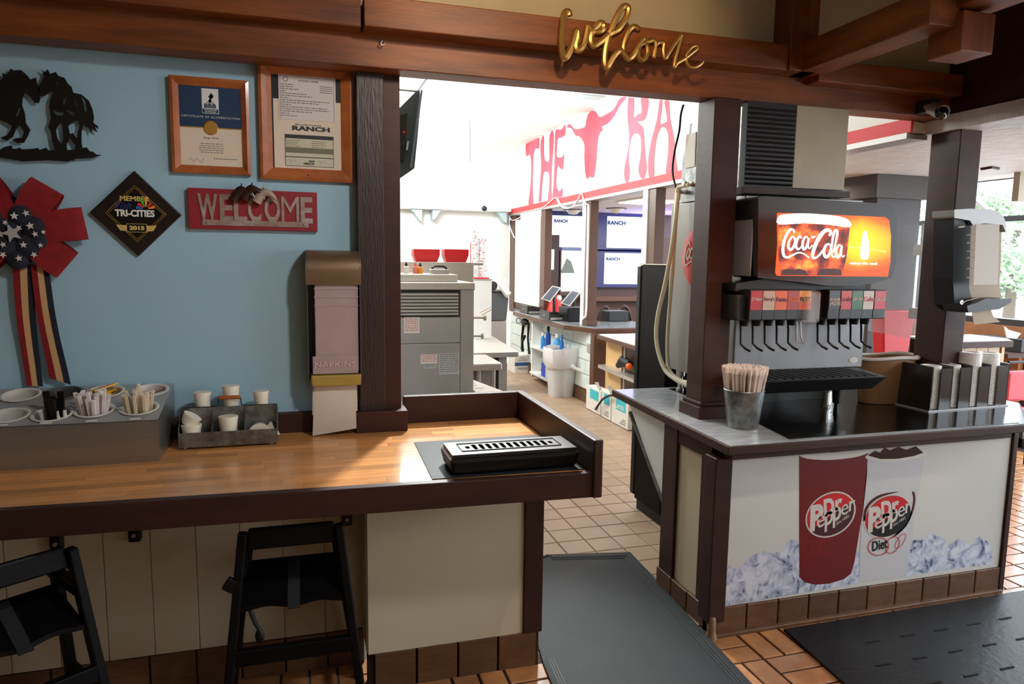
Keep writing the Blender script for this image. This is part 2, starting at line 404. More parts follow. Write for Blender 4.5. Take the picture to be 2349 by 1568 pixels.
# left post and its jamb, on a plinth
lp = thing('wooden_post', 'dark rough-sawn post between the blue wall and the serving opening', 'post', (.31, 3.05, .9))
MB().box(.215, .325, 3.03, 3.10, .9, 2.405).build('post_face', rough_wood, lp, bevel=.003)
MB().box(.325, .395, 3.045, 3.19, .9, 2.405).build('jamb', brown, lp, bevel=.002)
MB().box(.195, .415, 2.985, 3.21, .90, .99).build('plinth', brown, lp, bevel=.003)
# right column on the drink counter
rc = thing('wooden_column', 'square brown column standing on the drink counter left of the soda fountain', 'column', (1.89, 3.0, .895))
MB().box(1.825, 1.965, 2.925, 3.07, .895, 2.405).build('shaft', brown, rc, bevel=.004)
MB().box(1.80, 1.99, 2.90, 3.09, .895, .955).build('plinth', brown, rc, bevel=.004)
MB().box(1.812, 1.978, 2.912, 3.08, .955, .975).build('moulding', brown, rc, bevel=.005)
rc2 = thing('wooden_column', 'tall brown corner column carrying the white napkin dispenser', 'column', (3.27, 2.95, 0))
MB().box(3.225, 3.365, 2.87, 3.05, 0, 2.405).build('shaft', brown, rc2, bevel=.004)
MB().box(3.205, 3.38, 2.85, 3.07, .895, .96).build('plinth', brown, rc2, bevel=.004)

# posts along the register counter ---------------------------------------
desc = ['narrow brown post in the far kitchen corner', 'brown post beside the white window in the register wall',
        'brown post standing on the register counter', 'brown post nearest the soda fountain in the register wall']
for i, (ya, yb) in enumerate([(10.42, 10.68), (8.98, 9.16), (7.42, 7.54), (5.88, 6.02)]):
    p = thing('partition_post', desc[i], 'post', (3.17, (ya+yb)/2, 0))
    MB().box(3.10, 3.20, ya, yb, .83 if i < 3 else 0, 2.315).build('shaft', brown_lit, p, bevel=.004)
    if i in (2,): MB().box(3.085, 3.215, ya-.015, yb+.015, .90, .96).build('plinth', brown_lit, p, bevel=.003)
    if i in (2, 3): MB().box(3.09, 3.11, yb+.002, yb+.10, .9, 2.315).build('white_strip', white, p)

# white window between posts
win = struct('window_1', MB().box(3.10, 3.16, 9.20, 10.38, .99, 1.05).box(3.10, 3.16, 9.20, 10.38, 2.16, 2.24).box(3.10, 3.16, 9.20, 9.30, 1.05, 2.16).box(3.10, 3.16, 10.30, 10.38, 1.05, 2.16).box(3.10, 3.16, 9.3, 10.3, 1.83, 1.90), white, bevel=.004)
MB().box(3.125, 3.135, 9.3, 10.3, 1.05, 2.16).build('pane', mat('frosted_pane', (214, 232, 240), .2, emit=.8), win)
struct('wall_sill', B(3.12, 3.24, 9.16, 10.42, .9, .99), brown_lit)
# mural lettering ---------------------------------------------------------
def mural_letters():
    mb = MB()
    # strokes in plane x=3.1, given by pixel positions -> (y,z)
    S = 4.6125
    def P(p): q = AX(1140+p[0]/S, 180+p[1]/S, 3.099); return (q.y, q.z)
    def shp(name_pts, k=4):
        pts = [(*P(p), 0) for p in name_pts]; pts = spl(pts, k, True)
        vs, fs = fill([[(p.x, p.y) for p in pts]], .002)
        mb.add([Vector((3.099-(v.z+.001), v.x, v.y)) for v in vs], fs)
    shp([(305,700),(330,670),(440,628),(450,650),(445,740),(415,740),(390,800),(382,980),(380,1180),(385,1290),(375,1350),(350,1350),(333,1310),(350,1180),(362,1000),(360,860),(345,805),(320,822),(305,790)])
    shp([(470,640),(490,602),(500,640),(500,800),(515,870),(550,870),(555,780),(556,620),(580,555),(600,570),(602,700),(585,900),(578,1100),(580,1290),(555,1310),(538,1280),(555,1120),(550,1010),(520,985),(495,1010),(478,1150),(470,1290),(450,1310),(443,1270),(455,1120),(468,900),(460,740)])
    shp([(622,545),(680,540),(722,488),(724,590),(680,625),(645,640),(635,760),(640,830),(690,830),(712,800),(700,950),(670,950),(645,930),(630,1060),(635,1150),(660,1190),(692,1160),(690,1250),(640,1260),(585,1285),(600,1120),(610,900),(612,700)])
    shp([(740,515),(770,480),(830,535),(930,510),(945,440),(970,370),(1010,340),(1045,350),(1085,405),(1150,380),(1240,320),(1290,225),(1330,195),(1365,205),(1300,290),(1240,400),(1180,470),(1110,510),(1120,540),(1080,600),(1060,760),(1050,900),(1030,1030),(1000,1050),(985,1035),(955,1062),(935,1000),(925,840),(925,700),(880,620),(830,600),(790,530)])
    shp([(1390,215),(1420,205),(1452,215),(1452,330),(1450,410),(1500,375),(1530,350),(1524,215),(1560,205),(1605,225),(1595,340),(1560,440),(1490,460),(1545,520),(1560,650),(1570,800),(1585,940),(1560,1050),(1520,1045),(1497,960),(1520,820),(1525,700),(1510,600),(1450,590),(1410,680),(1395,850),(1408,980),(1395,1080),(1365,1095),(1345,1010),(1360,880),(1390,740),(1400,600),(1385,440)])
    shp([(1720,242),(1750,235),(1745,330),(1728,480),(1790,455),(1800,430),(1780,300),(1775,240),(1820,240),(1830,400),(1860,560),(1885,720),(1895,860),(1905,990),(1850,1000),(1790,1000),(1800,880),(1815,740),(1810,580),(1770,515),(1730,530),(1690,640),(1665,850),(1662,1025),(1610,1040),(1600,880),(1625,700),(1660,560),(1700,400)])
    return mb
o = mural_letters().build('wall_lettering', mural); tag(o, 'tall pink western style painted letters with steer head on the white soffit', 'lettering')

# windows and sunroom ------------------------------------------------------
win2 = struct('window_2', MB(), white) if False else None
frame_m = mat('bronze_window_frame', (44, 40, 42), .4)
sun = MB().box(6.26, 6.34, -2.6, 9.6, 2.06, 2.11)
for y in (0.6, 2.1, 3.5, 4.35, 5.9, 7.4, 9.0): sun.box(6.26, 6.34, y, y+.05, 1.12 if y > 4.7 else .86, 2.06)
sun.box(6.24, 6.36, -2.6, 1.4, .82, .88).box(6.24, 6.36, 4.72, 9.6, 1.10, 1.16)
wf = struct('window_2', sun, frame_m)
MB().box(6.295, 6.305, -2.6, 4.66, .88, 2.06).box(6.295, 6.305, 4.72, 9.6, 1.16, 2.06).build('pane', mat('window_glass', (235, 245, 250), .02, alpha=.06), wf)
struct('wall_sill.001', MB().box(6.2, 6.4, 4.72, 9.62, -.1, 1.10).box(6.2, 6.4, -2.6, 1.4, -.1, .82), mat('sill_wood', (150, 98, 58), .45, noise=.3))
dg_ = struct('door_2', MB().box(6.26, 6.34, 1.4, 1.46, 0, 2.06).box(6.26, 6.34, 3.03, 3.09, 0, 2.06).box(6.26, 6.34, 4.66, 4.72, 0, 2.06).box(6.26, 6.34, 1.4, 4.72, 0, .08), frame_m)
MB().box(6.295, 6.305, 1.46, 4.66, .08, .88).build('pane', MATS['window_glass'], dg_)
slope = MB()
for y in (1.0, 2.3, 3.35, 4.2, 5.15, 6.3, 7.5): slope.bar((5.40, y, 2.62), (6.3, y, 2.10), .035, .05, (0, 1, 0))
struct('window_3', slope, steel_d)
struct('trim_3', B(5.36, 5.44, -2.6, 9.6, 2.34, 2.66), white)
# outdoors
struct('ground', B(6.5, 60, -30, 60, -.6, -.15), mat('pavement', (236, 236, 234), .8, noise=.1), None)
leaf = mat('foliage', (176, 196, 160), .8, noise=.7, nscale=3, rgb2=(130, 160, 124)); bark = mat('bark', (110, 92, 76), .9)
def foliage(mb, c, rx, rz, n, rnd, sz=.16):
    for k in range(n):
        a, t = rnd.random()*2*PI, math.acos(2*rnd.random()-1); r = rnd.random()**.4
        p = Vector(c)+Vector((rx*r*math.sin(t)*math.cos(a), rx*r*math.sin(t)*math.sin(a), rz*r*math.cos(t)))
        u = Vector((rnd.random()-.5, rnd.random()-.5, rnd.random()-.5)).normalized()*sz; v = u.orthogonal().normalized()*sz*.6
        mb.add([p-u, p-v, p+u, p+v], [(0, 1, 2, 3)])
for x, y, r, zc_, h, lab in ((17.5, 10.8, 1.7, 1.9, 1.1, 'leafy green tree outside beyond the dining window, nearest of three'), (18.5, 14.5, 2.2, 2.6, 2.2, 'green tree outside at the left of the sunroom view'), (21, 8.6, 2.0, 2.4, 2.0, 'green tree outside at the far right of the sunroom view')):
    t = thing('tree', lab, 'tree', (x, y, -.15)); rnd = random.Random(int(x)); mb = MB()
    for q_ in range(9): foliage(mb, (x+r*.6*(rnd.random()*2-1), y+r*.6*(rnd.random()*2-1), zc_+h*.6*(rnd.random()*2-1)), r*.5, h*.42, 900, rnd, .085)
    mb.build('crown', leaf, t); MB().tube([(x, y, -.15), (x+.05, y, zc_)], [.16, .08], 8).build('trunk', bark, t)
hd = MB(); rnd = random.Random(3)
for k in range(24): foliage(hd, (12.3, 3.8+k*.35, .25), .34, .38, 160, rnd, .07)
tag(hd.build('hedge', leaf), 'low clipped hedge outside below the tree', 'hedge')

# ================================================================== LEFT COUNTER
lc = thing('serving_counter', 'butcher block serving counter with brown raised rim below the blue wall', 'counter', (0, 2.6, 0))
def fy(x): return 2.225 + (0.80-x)*.045 if x < .8 else 2.225       # front edge, very slightly skewed
# substrate and staves
MB().prism([(-1.6, fy(-1.6)+.03, .86), (.96, 2.25, .86), (.96, 3.14, .86), (.42, 3.18, .86), (.20, 3.08, .86), (-1.6, 3.08, .86)], (0, 0, .022)).build('substrate', brown, lc)
rnd = random.Random(11)
yy = 2.262; row = 0
while yy < 3.12:
    x = -1.6 + rnd.random()*.2 - .1
    while x < .955:
        L = .24 + rnd.random()*.34; x1 = min(x+L, .955)
        if x1 > .8 and x1 < .955: x1 = .955
        ya, yb = yy, min(yy+.0485, 3.12)
        if ya > 3.05 and x < .415: x = .416 if x1 > .5 else x1; 
        if ya > 3.05 and x1 <= .415: continue
        f0, f1 = fy(x)+.022, fy(x1)+.022
        if max(f0, f1) < yb-.002:
            a0, a1 = max(ya, f0), max(ya, f1)
            MB().hexa([(x+.0004, a0, .882), (x1-.0004, a1, .882), (x1-.0004, yb-.0005, .882), (x+.0004, yb-.0005, .882),
                       (x+.0004, a0, .9), (x1-.0004, a1, .9), (x1-.0004, yb-.0005, .9), (x+.0004, yb-.0005, .9)]).build('stave', stave, lc)
        x = x1
    yy += .049; row += 1
# fascia and rims
MB().hexa([(-1.6, fy(-1.6)-.015, .815), (.99, 2.21, .815), (.99, 2.245, .815), (-1.6, fy(-1.6)+.02, .815),
           (-1.6, fy(-1.6)-.015, .905), (.99, 2.21, .905), (.99, 2.245, .905), (-1.6, fy(-1.6)+.02, .905)]).build('fascia', brown_x, lc, bevel=.003)
MB().box(.957, .993, 2.2, 3.16, .815, 1.025).build('end_rim', brown_x, lc, bevel=.006)
MB().box(.415, .957, 3.12, 3.155, .815, 1.025).build('back_rim', brown_x, lc, bevel=.004)
MB().box(-1.6, .195, 3.06, 3.10, .90, .985).build('wall_skirt', brown, lc, bevel=.002)
# base cabinet end: panel, post, tiles
MB().box(.20, .815, 2.545, 2.60, .146, .83).build('front_panel', cream, lc, bevel=.002)
MB().box(.815, .895, 2.535, 3.1, .146, .83).build('corner_post', brown_x, lc, bevel=.004)
MB().box(.195, .22, 2.56, 2.76, .146, .83).build('side_panel', cream, lc)
for k in range(4):
    x0 = .225+k*.1635; MB().box(x0, x0+.155, 2.54, 2.60, 0, .146).build('base_tile', tile_s, lc, bevel=.003)
MB().box(.87, .885, 2.55, 3.0, 0, .146).build('toe_board', brown, lc)
MB().box(.20, .88, 2.56, 2.62, 0, .14).build('tile_backing', grout_b, lc)
# recessed bead boards under the counter
for k in range(11):
    x0 = -1.5 + k*.155; MB().box(x0, x0+.1525, 2.748, 2.76, .15, .80).build('bead_board', cream, recess, bevel=.0015)
for k in range(11):
    x0 = -1.56 + k*.162; MB().box(x0, min(x0+.154, .2), 2.742, 2.76, 0, .148).build('base_tile', tile_s, recess, bevel=.002)
for i, (px, py, n) in enumerate([(308, 1226, 'small dark bracket under the counter left of the centre high chair'), (796, 1190, 'small dark red bracket under the counter right of the centre high chair'), (128, 1246, 'small dark bracket under the counter above the left high chair')]):
    p = AY(px, py, 2.72); b = thing('bracket', n, 'bracket', p, 0)
    MB().box(p.x-.02, p.x+.02, 2.715, 2.748, p.z-.028, p.z+.028).build('plate', mat('bracket_paint', (58, 24, 20), .4) if i == 1 else black, b, bevel=.006)
    MB().lathe([(.004, 0), (.007, .003), (.007, .008), (0, .01)], (0, 0, 0), 10, axis='y').build('bolt', steel_d, b) if False else MB().lathe([(.007, -.008), (.007, 0), (.004, .002)], (p.x, 2.715, p.z), 10, axis='y').build('bolt', steel_d, b)

# grill tray (black plastic drip tray) on grey rubber sheet
tag(MB().prism([(.412, 2.775, .9005), (.94, 2.775, .9005), (.95, 2.27, .9005), (.40, 2.285, .9005)], (0, 0, .003)).build('rubber_sheet', rubber), 'grey rubber sheet on the butcher block under the black drip tray', 'mat')
dt = thing('drip_tray', 'black plastic drip tray with slotted lid on the serving counter', 'tray', (.70, 2.39, .9035), .0)
a0, a1, b0, b1 = .462, .935, 2.285, 2.475
MB().hexa([(.474,b0+.012,.9035),(.928,b0+.012,.9035),(.928,b1-.01,.9035),(.474,b1-.01,.9035),(.460,b0,.963),(.942,b0,.963),(.942,b1,.963),(.460,b1,.963)]).build('base', black, dt, bevel=.012)
lid = MB()
# slotted lid: plate with real slots
def slotplate(x0, x1, y0, y1, zt, th, slots):
    out = [[(x0, y0), (x1, y0), (x1, y1), (x0, y1)]]
    for (cx, cy, hw, hl) in slots:
        q = []
        for k in range(12):
            a = 2*PI*k/12; q.append((cx+hw*math.cos(a), cy+(hl-hw)*(1 if math.sin(a) >= 0 else -1)+hw*math.sin(a)))
        out.append(q)
    vs, fs = fill(out, th); return [Vector((v.x, v.y, zt+v.z-th/2)) for v in vs], fs
sl = [(.545+k*.0262, 2.385, .008, .034 if 0 < k < 12 else .016) for k in range(13)]
vs, fs = slotplate(.472, .930, 2.297, 2.466, .977, .012, sl); lid.add(vs, fs)
lid.build('slotted_lid', mat('lid_black_plastic', (26, 27, 29), .36), dt, bevel=.004)
MB().box(.50, .90, 2.31, 2.455, .962, .9655).build('inner_well', blackm, dt)
MB().tube([(.515, 2.335, .9785), (.885, 2.335, .9785), (.885, 2.435, .9785), (.515, 2.435, .9785)], .002, 6, closed=True).build('lid_bead', dgrey, dt)

# ------------------------------------------------------------------ condiment station
cs = thing('condiment_station', 'stainless condiment station with round cup holes under the ribbon bow', 'condiment station', (-.9, 2.9, .9))
X0, X1 = -1.40, -.525
def ct(x, t): return (x, 2.745+.33*t, 1.052+.072*t)           # sloping top
body = MB().hexa([(X0,2.74,.9),(X1,2.74,.9),(X1,3.085,.9),(X0,3.085,.9),(X0,2.74,1.050),(X1,2.74,1.050),(X1,3.085,1.122),(X0,3.085,1.122)])
cups = []
for r, yb_ in ((0, .115), (1, .75)):
    for k in range(4 if r == 0 else 4):
        px, py = [(20,955),(120,952),(217,943),(320,938)][k] if r == 0 else [(48,908),(148,903),(242,900),(345,897)][k]
        # intersect with sloping top plane
        d = ray(px, py); n = Vector((0, -.072, .33)); t = (Vector((0, 2.745, 1.052))-Vector((0,0,EYE))).dot(n)/d.dot(n); cups.append(Vector((0,0,EYE))+d*t)
hole = [[(X0, 0), (X1, 0), (X1, .3478), (X0, .3478)]]
sl_len = math.hypot(.33, .072); vv = Vector((0, .33, .072))/sl_len
for c in cups:
    s_ = (c.y-2.745)/vv.y; hole.append([(c.x+.058*math.cos(2*PI*k/24), s_+.058*math.sin(2*PI*k/24)) for k in range(24)])
cov = MB().add([(X0,2.74,.9),(X1,2.74,.9),(X1,2.74,1.045),(X0,2.74,1.045)], [(0,1,2,3)]).add([(X1,2.74,.9),(X1,3.085,.9),(X1,3.085,1.126),(X1,2.74,1.045)], [(0,1,2,3)]).add([(X0,3.085,.9),(X1,3.085,.9),(X1,3.085,1.126),(X0,3.085,1.126)], [(0,1,2,3)]).add([(X0,2.74,.9),(X1,2.74,.9),(X1,3.085,.9),(X0,3.085,.9)], [(0,3,2,1)])
cov.tube([(X0, 2.748, 1.046), (X1, 2.748, 1.046)], .008, 10)
cov.build('body', mat('brushed_body_steel', (170, 168, 164), .3, .85, noise=.2, nscale=3, stretch=(.5, 1, 8)), cs)
vs, fs = fill(hole, .002)
topmb = MB().add([Vector((v.x, 2.745, 1.052))+vv*v.y+Vector((0, -vv.z, vv.y))*v.z for v in vs], fs); topmb.build('top_plate', steel_d, cs)
nv = Vector((0, -vv.z, vv.y))
whitecup = mat('white_plastic_cup', (214, 206, 196), .5)
def tilt(c, r, h, a): return c + Vector((math.cos(a)*r, 0, 0)) + vv*(math.sin(a)*r) + nv*h
desc = ['front row far left', 'front row second from left, holding black cutlery', 'front row, holding paper sugar sticks', 'front row nearest the tin caddy, with cream stirrers',
        'back row far left, empty', 'back row second, nearly empty', 'back row, holding yellow mustard packets', 'back row nearest the tin caddy, holding pink packets']
for i, c in enumerate(cups):
    mt = whitecup if i != 5 else galv; vs = []; prof = [(.063, .002), (.068, .006), (.060, .008), (.055, .004), (.046, -.09), (.0, -.092)]; n = 24
    o = MB(); 
    for r, h in prof: vs += [tilt(c, r, h, 2*PI*k/n) for k in range(n)]
    fs = [(a*n+k, a*n+(k+1)%n, (a+1)*n+(k+1)%n, (a+1)*n+k) for a in range(len(prof)-1) for k in range(n)]
    o.add(vs, fs); t = tag(o.build('condiment_cup', mt, smooth=True), ('tin' if i == 5 else 'white') + ' round cup in the condiment station, ' + desc[i], 'cup', 'condiment cups')
    if i in (0, 4):
        h_ = MB()
        for q in range(4): h_.obox(tilt(c, .03, -.088, q*PI/2+.6), .012, .012, .003, Matrix.Rotation(0, 3, 'X'))
        h_.build('drain_hole', black, t)
def bundle(c, n, col, label, name, cat, grp, r=.044, L=.12, hh=.07, th=.0055, seed=1, flat=True):
    rnd = random.Random(seed)
    for k in range(n):
        a = rnd.random()*2*PI; rr = r*math.sqrt(rnd.random()); b = tilt(c, rr*.8, -.06, a); t = tilt(c, rr*1.3, hh*(.75+.5*rnd.random()), a+rnd.random()*.4-.2)
        mb = MB(); mb.bar(b, t, th*2.0, th, (0, -1, .01)); d = (t-b).normalized()
        o = mb.build(name, col, bevel=.0015); tag(o, label, cat, grp)
bundle(cups[2], 28, mat('white_stick_paper', (232, 222, 218), .7), 'white paper sugar stick standing in the third front condiment cup', 'sugar_stick', 'packet', 'sugar sticks in the third front cup', seed=2, th=.0065)
bundle(cups[3], 20, mat('cream_stick_paper', (226, 208, 176), .7), 'cream wrapped stirrer standing in the front condiment cup by the caddy', 'wrapped_stirrer', 'stirrer', 'wrapped stirrers in the front cup by the caddy', seed=3, th=.006)
bundle(cups[1], 6, black, 'black plastic cutlery packet standing in the second front condiment cup', 'cutlery_packet', 'packet', 'black packets in the second front cup', seed=4, th=.011, hh=.07)
bundle(cups[1]+Vector((.035, -.02, -.02)), 5, paper, 'short white stick among the black packets in the second front cup', 'white_stick', 'stick', 'short white sticks among the black packets', r=.018, seed=5, th=.005, hh=.04)
for i in range(5):
    rnd = random.Random(20+i); c = tilt(cups[6], .022*(i > 0), -.008+.009*i*.5, i*1.6); R = Matrix.Rotation(rnd.random()*.5-.1, 3, 'Y') @ Matrix.Rotation(.9+rnd.random()*.5, 3, 'Z')
    if i == 4: c = tilt(cups[6], .012, .018, 2.2); R = Matrix.Rotation(-.25, 3, 'Y') @ Matrix.Rotation(.75, 3, 'Z')
    o = MB().obox(c, .095 if i == 4 else .06, .045, .006, R).build('mustard_packet', mat('yellow_packet', (238, 176, 30), .35), bevel=.002)
    tag(o, 'large yellow mustard packet lying on top of the back cup' if i == 4 else 'small yellow mustard packet in the back condiment cup', 'packet', 'mustard packets')
    if i == 4:
        s_ = MB(); s_.obox(c+Vector((0, 0, .0034)), .05, .022, .001, R); s_.build('red_print', mat('packet_red', (214, 70, 40), .4), o)
for i in range(5):
    rnd = random.Random(30+i); c = tilt(cups[7], .03, -.012+.006*rnd.random(), i*1.3); R = Matrix.Rotation(rnd.random()*.8-.4, 3, 'Y') @ Matrix.Rotation(rnd.random()*3, 3, 'Z')
    tag(MB().obox(c, .05, .036, .004, R).build('sweetener_packet', mat('pink_packet', (206, 150, 156), .6) if i % 2 else paper, bevel=.001), 'pink sweetener packet in the back cup' if i % 2 else 'white sweetener packet in the back cup', 'packet', 'pink sweetener packets' if i % 2 else 'white sweetener packets')
o = MB().obox(tilt(cups[5], .03, -.015, 3.6), .045, .03, .02, Matrix.Rotation(.4, 3, 'Z')).build('crumpled_paper', paper, bevel=.006); tag(o, 'crumpled white paper in the tin cup of the condiment station', 'paper')
for i, (px, py) in enumerate([(105, 969), (209, 964), (310, 961), (3, 974)]):
    c = tilt(Vector((AY(px, py, 2.755).x, 2.757, 1.0555)), 0, .002, 0); MB().obox(c, .036, .012, .001, Matrix((Vector((1,0,0)), vv, nv)).transposed()).build('label_strip', paper, cs)

# ------------------------------------------------------------------ galvanised caddy
cd = thing('tin_caddy', 'galvanised tin caddy with wooden handle between condiments and napkins', 'caddy', (-.30, 2.94, .9))
ca, cb = -.482, -.122
MB().box(ca, cb, 2.875, 2.879, .908, .966).build('front_lip', galv, cd, bevel=.001)
MB().box(ca, cb, 2.879, 3.01, .908, .911).build('bottom', galv, cd)
MB().box(ca, cb, 2.955, 2.959, .911, 1.048).box(ca, cb, 3.03, 3.034, .908, 1.022).box(ca, cb, 2.959, 3.034, .908, .911).build('back_panel', galv, cd)
for x in (ca, -.363, -.242, cb):
    MB().prism([(x-.0015, 2.879, .911), (x-.0015, 2.956, .911), (x-.0015, 2.956, 1.046), (x-.0015, 2.879, .966)], (.003, 0, 0)).build('divider', galv, cd)
MB().tube([(ca, 2.957, 1.049), (-.365, 2.957, 1.049), (-.36, 2.957, 1.052), (-.345, 2.957, 1.052), (-.342, 2.957, 1.082)], .0022, 6).build('wire_frame', blackm, cd)
MB().tube([(cb, 2.957, 1.049), (-.245, 2.957, 1.049), (-.252, 2.957, 1.052), (-.258, 2.957, 1.052), (-.26, 2.957, 1.082)], .0022, 6).build('wire_frame', blackm, cd)
MB().lathe([(.006, -.342), (.0085, -.336), (.0075, -.325), (.0085, -.315), (.0072, -.301), (.0085, -.287), (.0075, -.277), (.0085, -.266), (.006, -.26)], (0, 2.957, 1.084), 14, axis='x').build('wooden_handle', mat('turned_wood', (168, 88, 44), .35, noise=.3), cd, smooth=True)
for x in (-.462, -.145): MB().ball((x, 2.893, .9045), .0075, rz=.0044, n=10).build('foot', steel, cd, smooth=True)
def creamer(c, R, lab, tall=1, s=1):
    mb = MB(); prof = [(0, 0), (.021, 0), (.027, .012), (.031, .042*tall), (.033, .048*tall), (.033, .051*tall), (0, .052*tall)]
    q = MB().lathe([(r*s, h*s) for r, h in prof], (0,0,0), 18); mb.add([R @ v + Vector(c) for v in q.v], q.f)
    return tag(mb.build('creamer_cup', cup_m, smooth=True), lab, 'cup', 'creamer cups in the tin caddy')
I3 = Matrix.Identity(3)
def RX(a): return Matrix.Rotation(a, 3, 'X')
def RY(a): return Matrix.Rotation(a, 3, 'Y')
creamer((-.440, 2.918, .9115), I3, 'upright cream cup in the left pocket of the tin caddy', 1.35, 1.15)
creamer((-.455, 2.92, .990), RY(.55), 'tilted cream cup stacked on top in the left pocket', .75, 1.1)
creamer((-.305, 2.918, .9115), I3, 'tall cream cup standing in the middle pocket of the caddy', 1.85, 1.12)
creamer((-.19, 2.945, .955), RX(PI/2+.2), 'cream cup lying with round end to the front in the right pocket', .7, 1.2)
creamer((-.165, 2.925, .935), RY(1.0), 'cream cup lying on its side at the right end of the caddy', .8)
creamer((-.407, 2.995, 1.022), I3, 'cream cup behind the left pocket of the caddy', 1.6, s=1)
creamer((-.30, 2.995, 1.024), I3, 'cream cup rising highest behind the wooden handle', 2.0, s=1)
creamer((-.185, 2.995, 1.022), I3, 'cream cup behind the right pocket of the caddy', 1.6, s=.95)
MB().box(-.47, -.13, 2.965, 3.026, .911, 1.022).build('rear_tray', galv, cd)

# ------------------------------------------------------------------ napkin dispenser (left)
def dispenser(loc, rz, label, cover, body_m, sheet_l=.25):
    """local: back plane y=0, faces -y, width .21, bottom z=0"""
    t = thing('napkin_dispenser', label, 'dispenser', loc, rz)
    # curved steel/amber hood
    prof = [(0, .56), (-.06, .562), (-.10, .552), (-.128, .525), (-.135, .49), (-.135, .42)]
    inn = [(y+.006*(1 if y < 0 else 0), z-.006) for y, z in prof]; inn[-1] = (-.128, .42); inn[-2] = (-.128, .49)
    arc = [(0, .56), (-.055, .561), (-.085, .556), (-.108, .544), (-.124, .526), (-.133, .503), (-.136, .478), (-.136, .42)]
    inn = [(0, .553), (-.055, .554), (-.082, .549), (-.103, .539), (-.118, .522), (-.126, .502), (-.129, .478), (-.129, .42)]
    hood = MB().prism([(-.003, y, z) for y, z in arc]+[(-.003, y, z) for y, z in inn[::-1]], (.221, 0, 0))
    hood.build('hood', cover, t, local=True, smooth=True)
    for x, nm in ((0, 'side_panel'), (.211, 'side_panel')):
        MB().prism([(x,0,.03),(x,0,.56),(x,-.06,.562),(x,-.10,.552),(x,-.128,.525),(x,-.135,.49),(x,-.132,.05),(x,-.10,.0),(x,-.03,0)], (.004, 0, 0)).build(nm, body_m, t, local=True)
    MB().box(0, .215, -.012, 0, .01, .56).build('back_plate', body_m, t, local=True)
    return t
nd = dispenser((.003, 3.095, 1.115), 0, 'bronze-topped napkin dispenser hung on the blue wall beside the post', mat('smoked_bronze_cover', (140, 112, 84), .3, .6, noise=.2), mat('smoke_plastic', (70, 74, 82), .3))
MB().box(.03, .205, -.125, -.02, .055, .43).build('napkin_stack', napkin_p, nd, local=True, bevel=.004)
for z in (.40, .365, .33): MB().box(.028, .207, -.1275, -.02, z, z+.006).build('napkin_fold', napkin_p, nd, local=True, bevel=.002)
mb = MB(); mb.box(.018, .20, -.131, -.126, .05, .125); mb.build('cover_lip', napkin_p, nd, local=True, bevel=.002)
MB().hexa([(.014,-.14,.0),(.212,-.14,.0),(.212,-.03,.0),(.014,-.03,.0),(.01,-.143,.045),(.214,-.143,.045),(.214,-.03,.055),(.01,-.03,.055)]).build('mouth', amber, nd, local=True, bevel=.005)
mb = MB(); txt(mb, 'NAPKINS', (.026, -.1315, .078), (.166, 0, 0), (0, 0, .024), .002, .02, spacing=1.1); mb.build('lettering', mat('embossed_lettering', (196, 172, 166), .4, coat=.3), nd, local=True)
def sheet(pts_top, pts_bot, m, par, name, n=6, bow=.01):
    a, b = Vector(pts_top[0]), Vector(pts_top[1]); c, d = Vector(pts_bot[0]), Vector(pts_bot[1]); vs = []; fs = []
    for s_ in (0, 1):
        for i in range(n+1):
            for j in range(n+1):
                u, v = i/n, j/n; p = (a*(1-u)+b*u)*(1-v)+(c*(1-u)+d*u)*v
                p = p + Vector((0, -bow*math.sin(PI*v)*math.sin(2.3*u+.6) - .0012*s_, 0)); vs.append(p)
    k = (n+1)**2
    for i in range(n):
        for j in range(n):
            q = (i*(n+1)+j, (i+1)*(n+1)+j, (i+1)*(n+1)+j+1, i*(n+1)+j+1); fs += [q, tuple(x+k for x in q[::-1])]
    return MB().add(vs, fs).build(name, m, par, smooth=True, local=True)
sheet([(.018, -.095, .008), (.198, -.095, .008)], [(.012, -.112, -.125), (.198, -.112, -.115)], napkin, nd, 'hanging_napkin')
sheet([(.024, -.10, .008), (.192, -.10, .008)], [(.012, -.118, -.212), (.192, -.118, -.19)], napkin, nd, 'hanging_napkin')

# ------------------------------------------------------------------ framed certificates
frame_w = mat('oak_frame', (186, 104, 52), .4, noise=.6, nscale=4, stretch=(3, 3, 3), rgb2=(132, 64, 30), coat=.3)
def frame(x0, x1, z0, z1, wd, label, Y=3.098, tilt_=0):
    t = thing('picture_frame', label, 'picture frame', ((x0+x1)/2, Y, z0))
    pr = [(0, .006), (.0, .022), (.012, .026), (wd*.65, .018), (wd, .010), (wd, .004)]
    cs_ = [(x0, z0, 1, 1), (x1, z0, -1, 1), (x1, z1, -1, -1), (x0, z1, 1, -1)]
    mb = MB(); k = len(pr); vs = []
    for (cx, cz, sx, sz) in cs_: vs += [(cx+sx*a, Y-d, cz+sz*a) for a, d in pr]
    fs = []
    for i in range(4):
        j = (i+1) % 4
        for a in range(k-1): fs.append((i*k+a, j*k+a, j*k+a+1, i*k+a+1))
    mb.add(vs, fs); mb.build('moulding', frame_w, t)
    MB().box(x0+.003, x1-.003, Y-.007, Y, z0+.003, z1-.003).build('backing', mat('black_backing', (26, 26, 28), .6), t)
    for zz in (z0+wd*.45, z1-wd*.45): MB().lathe([(.003, -.0), (.003, .002)], ((x0+x1)/2, Y-.024, zz), 8, axis='y').build('nail_hole', blackm, t)
    return t
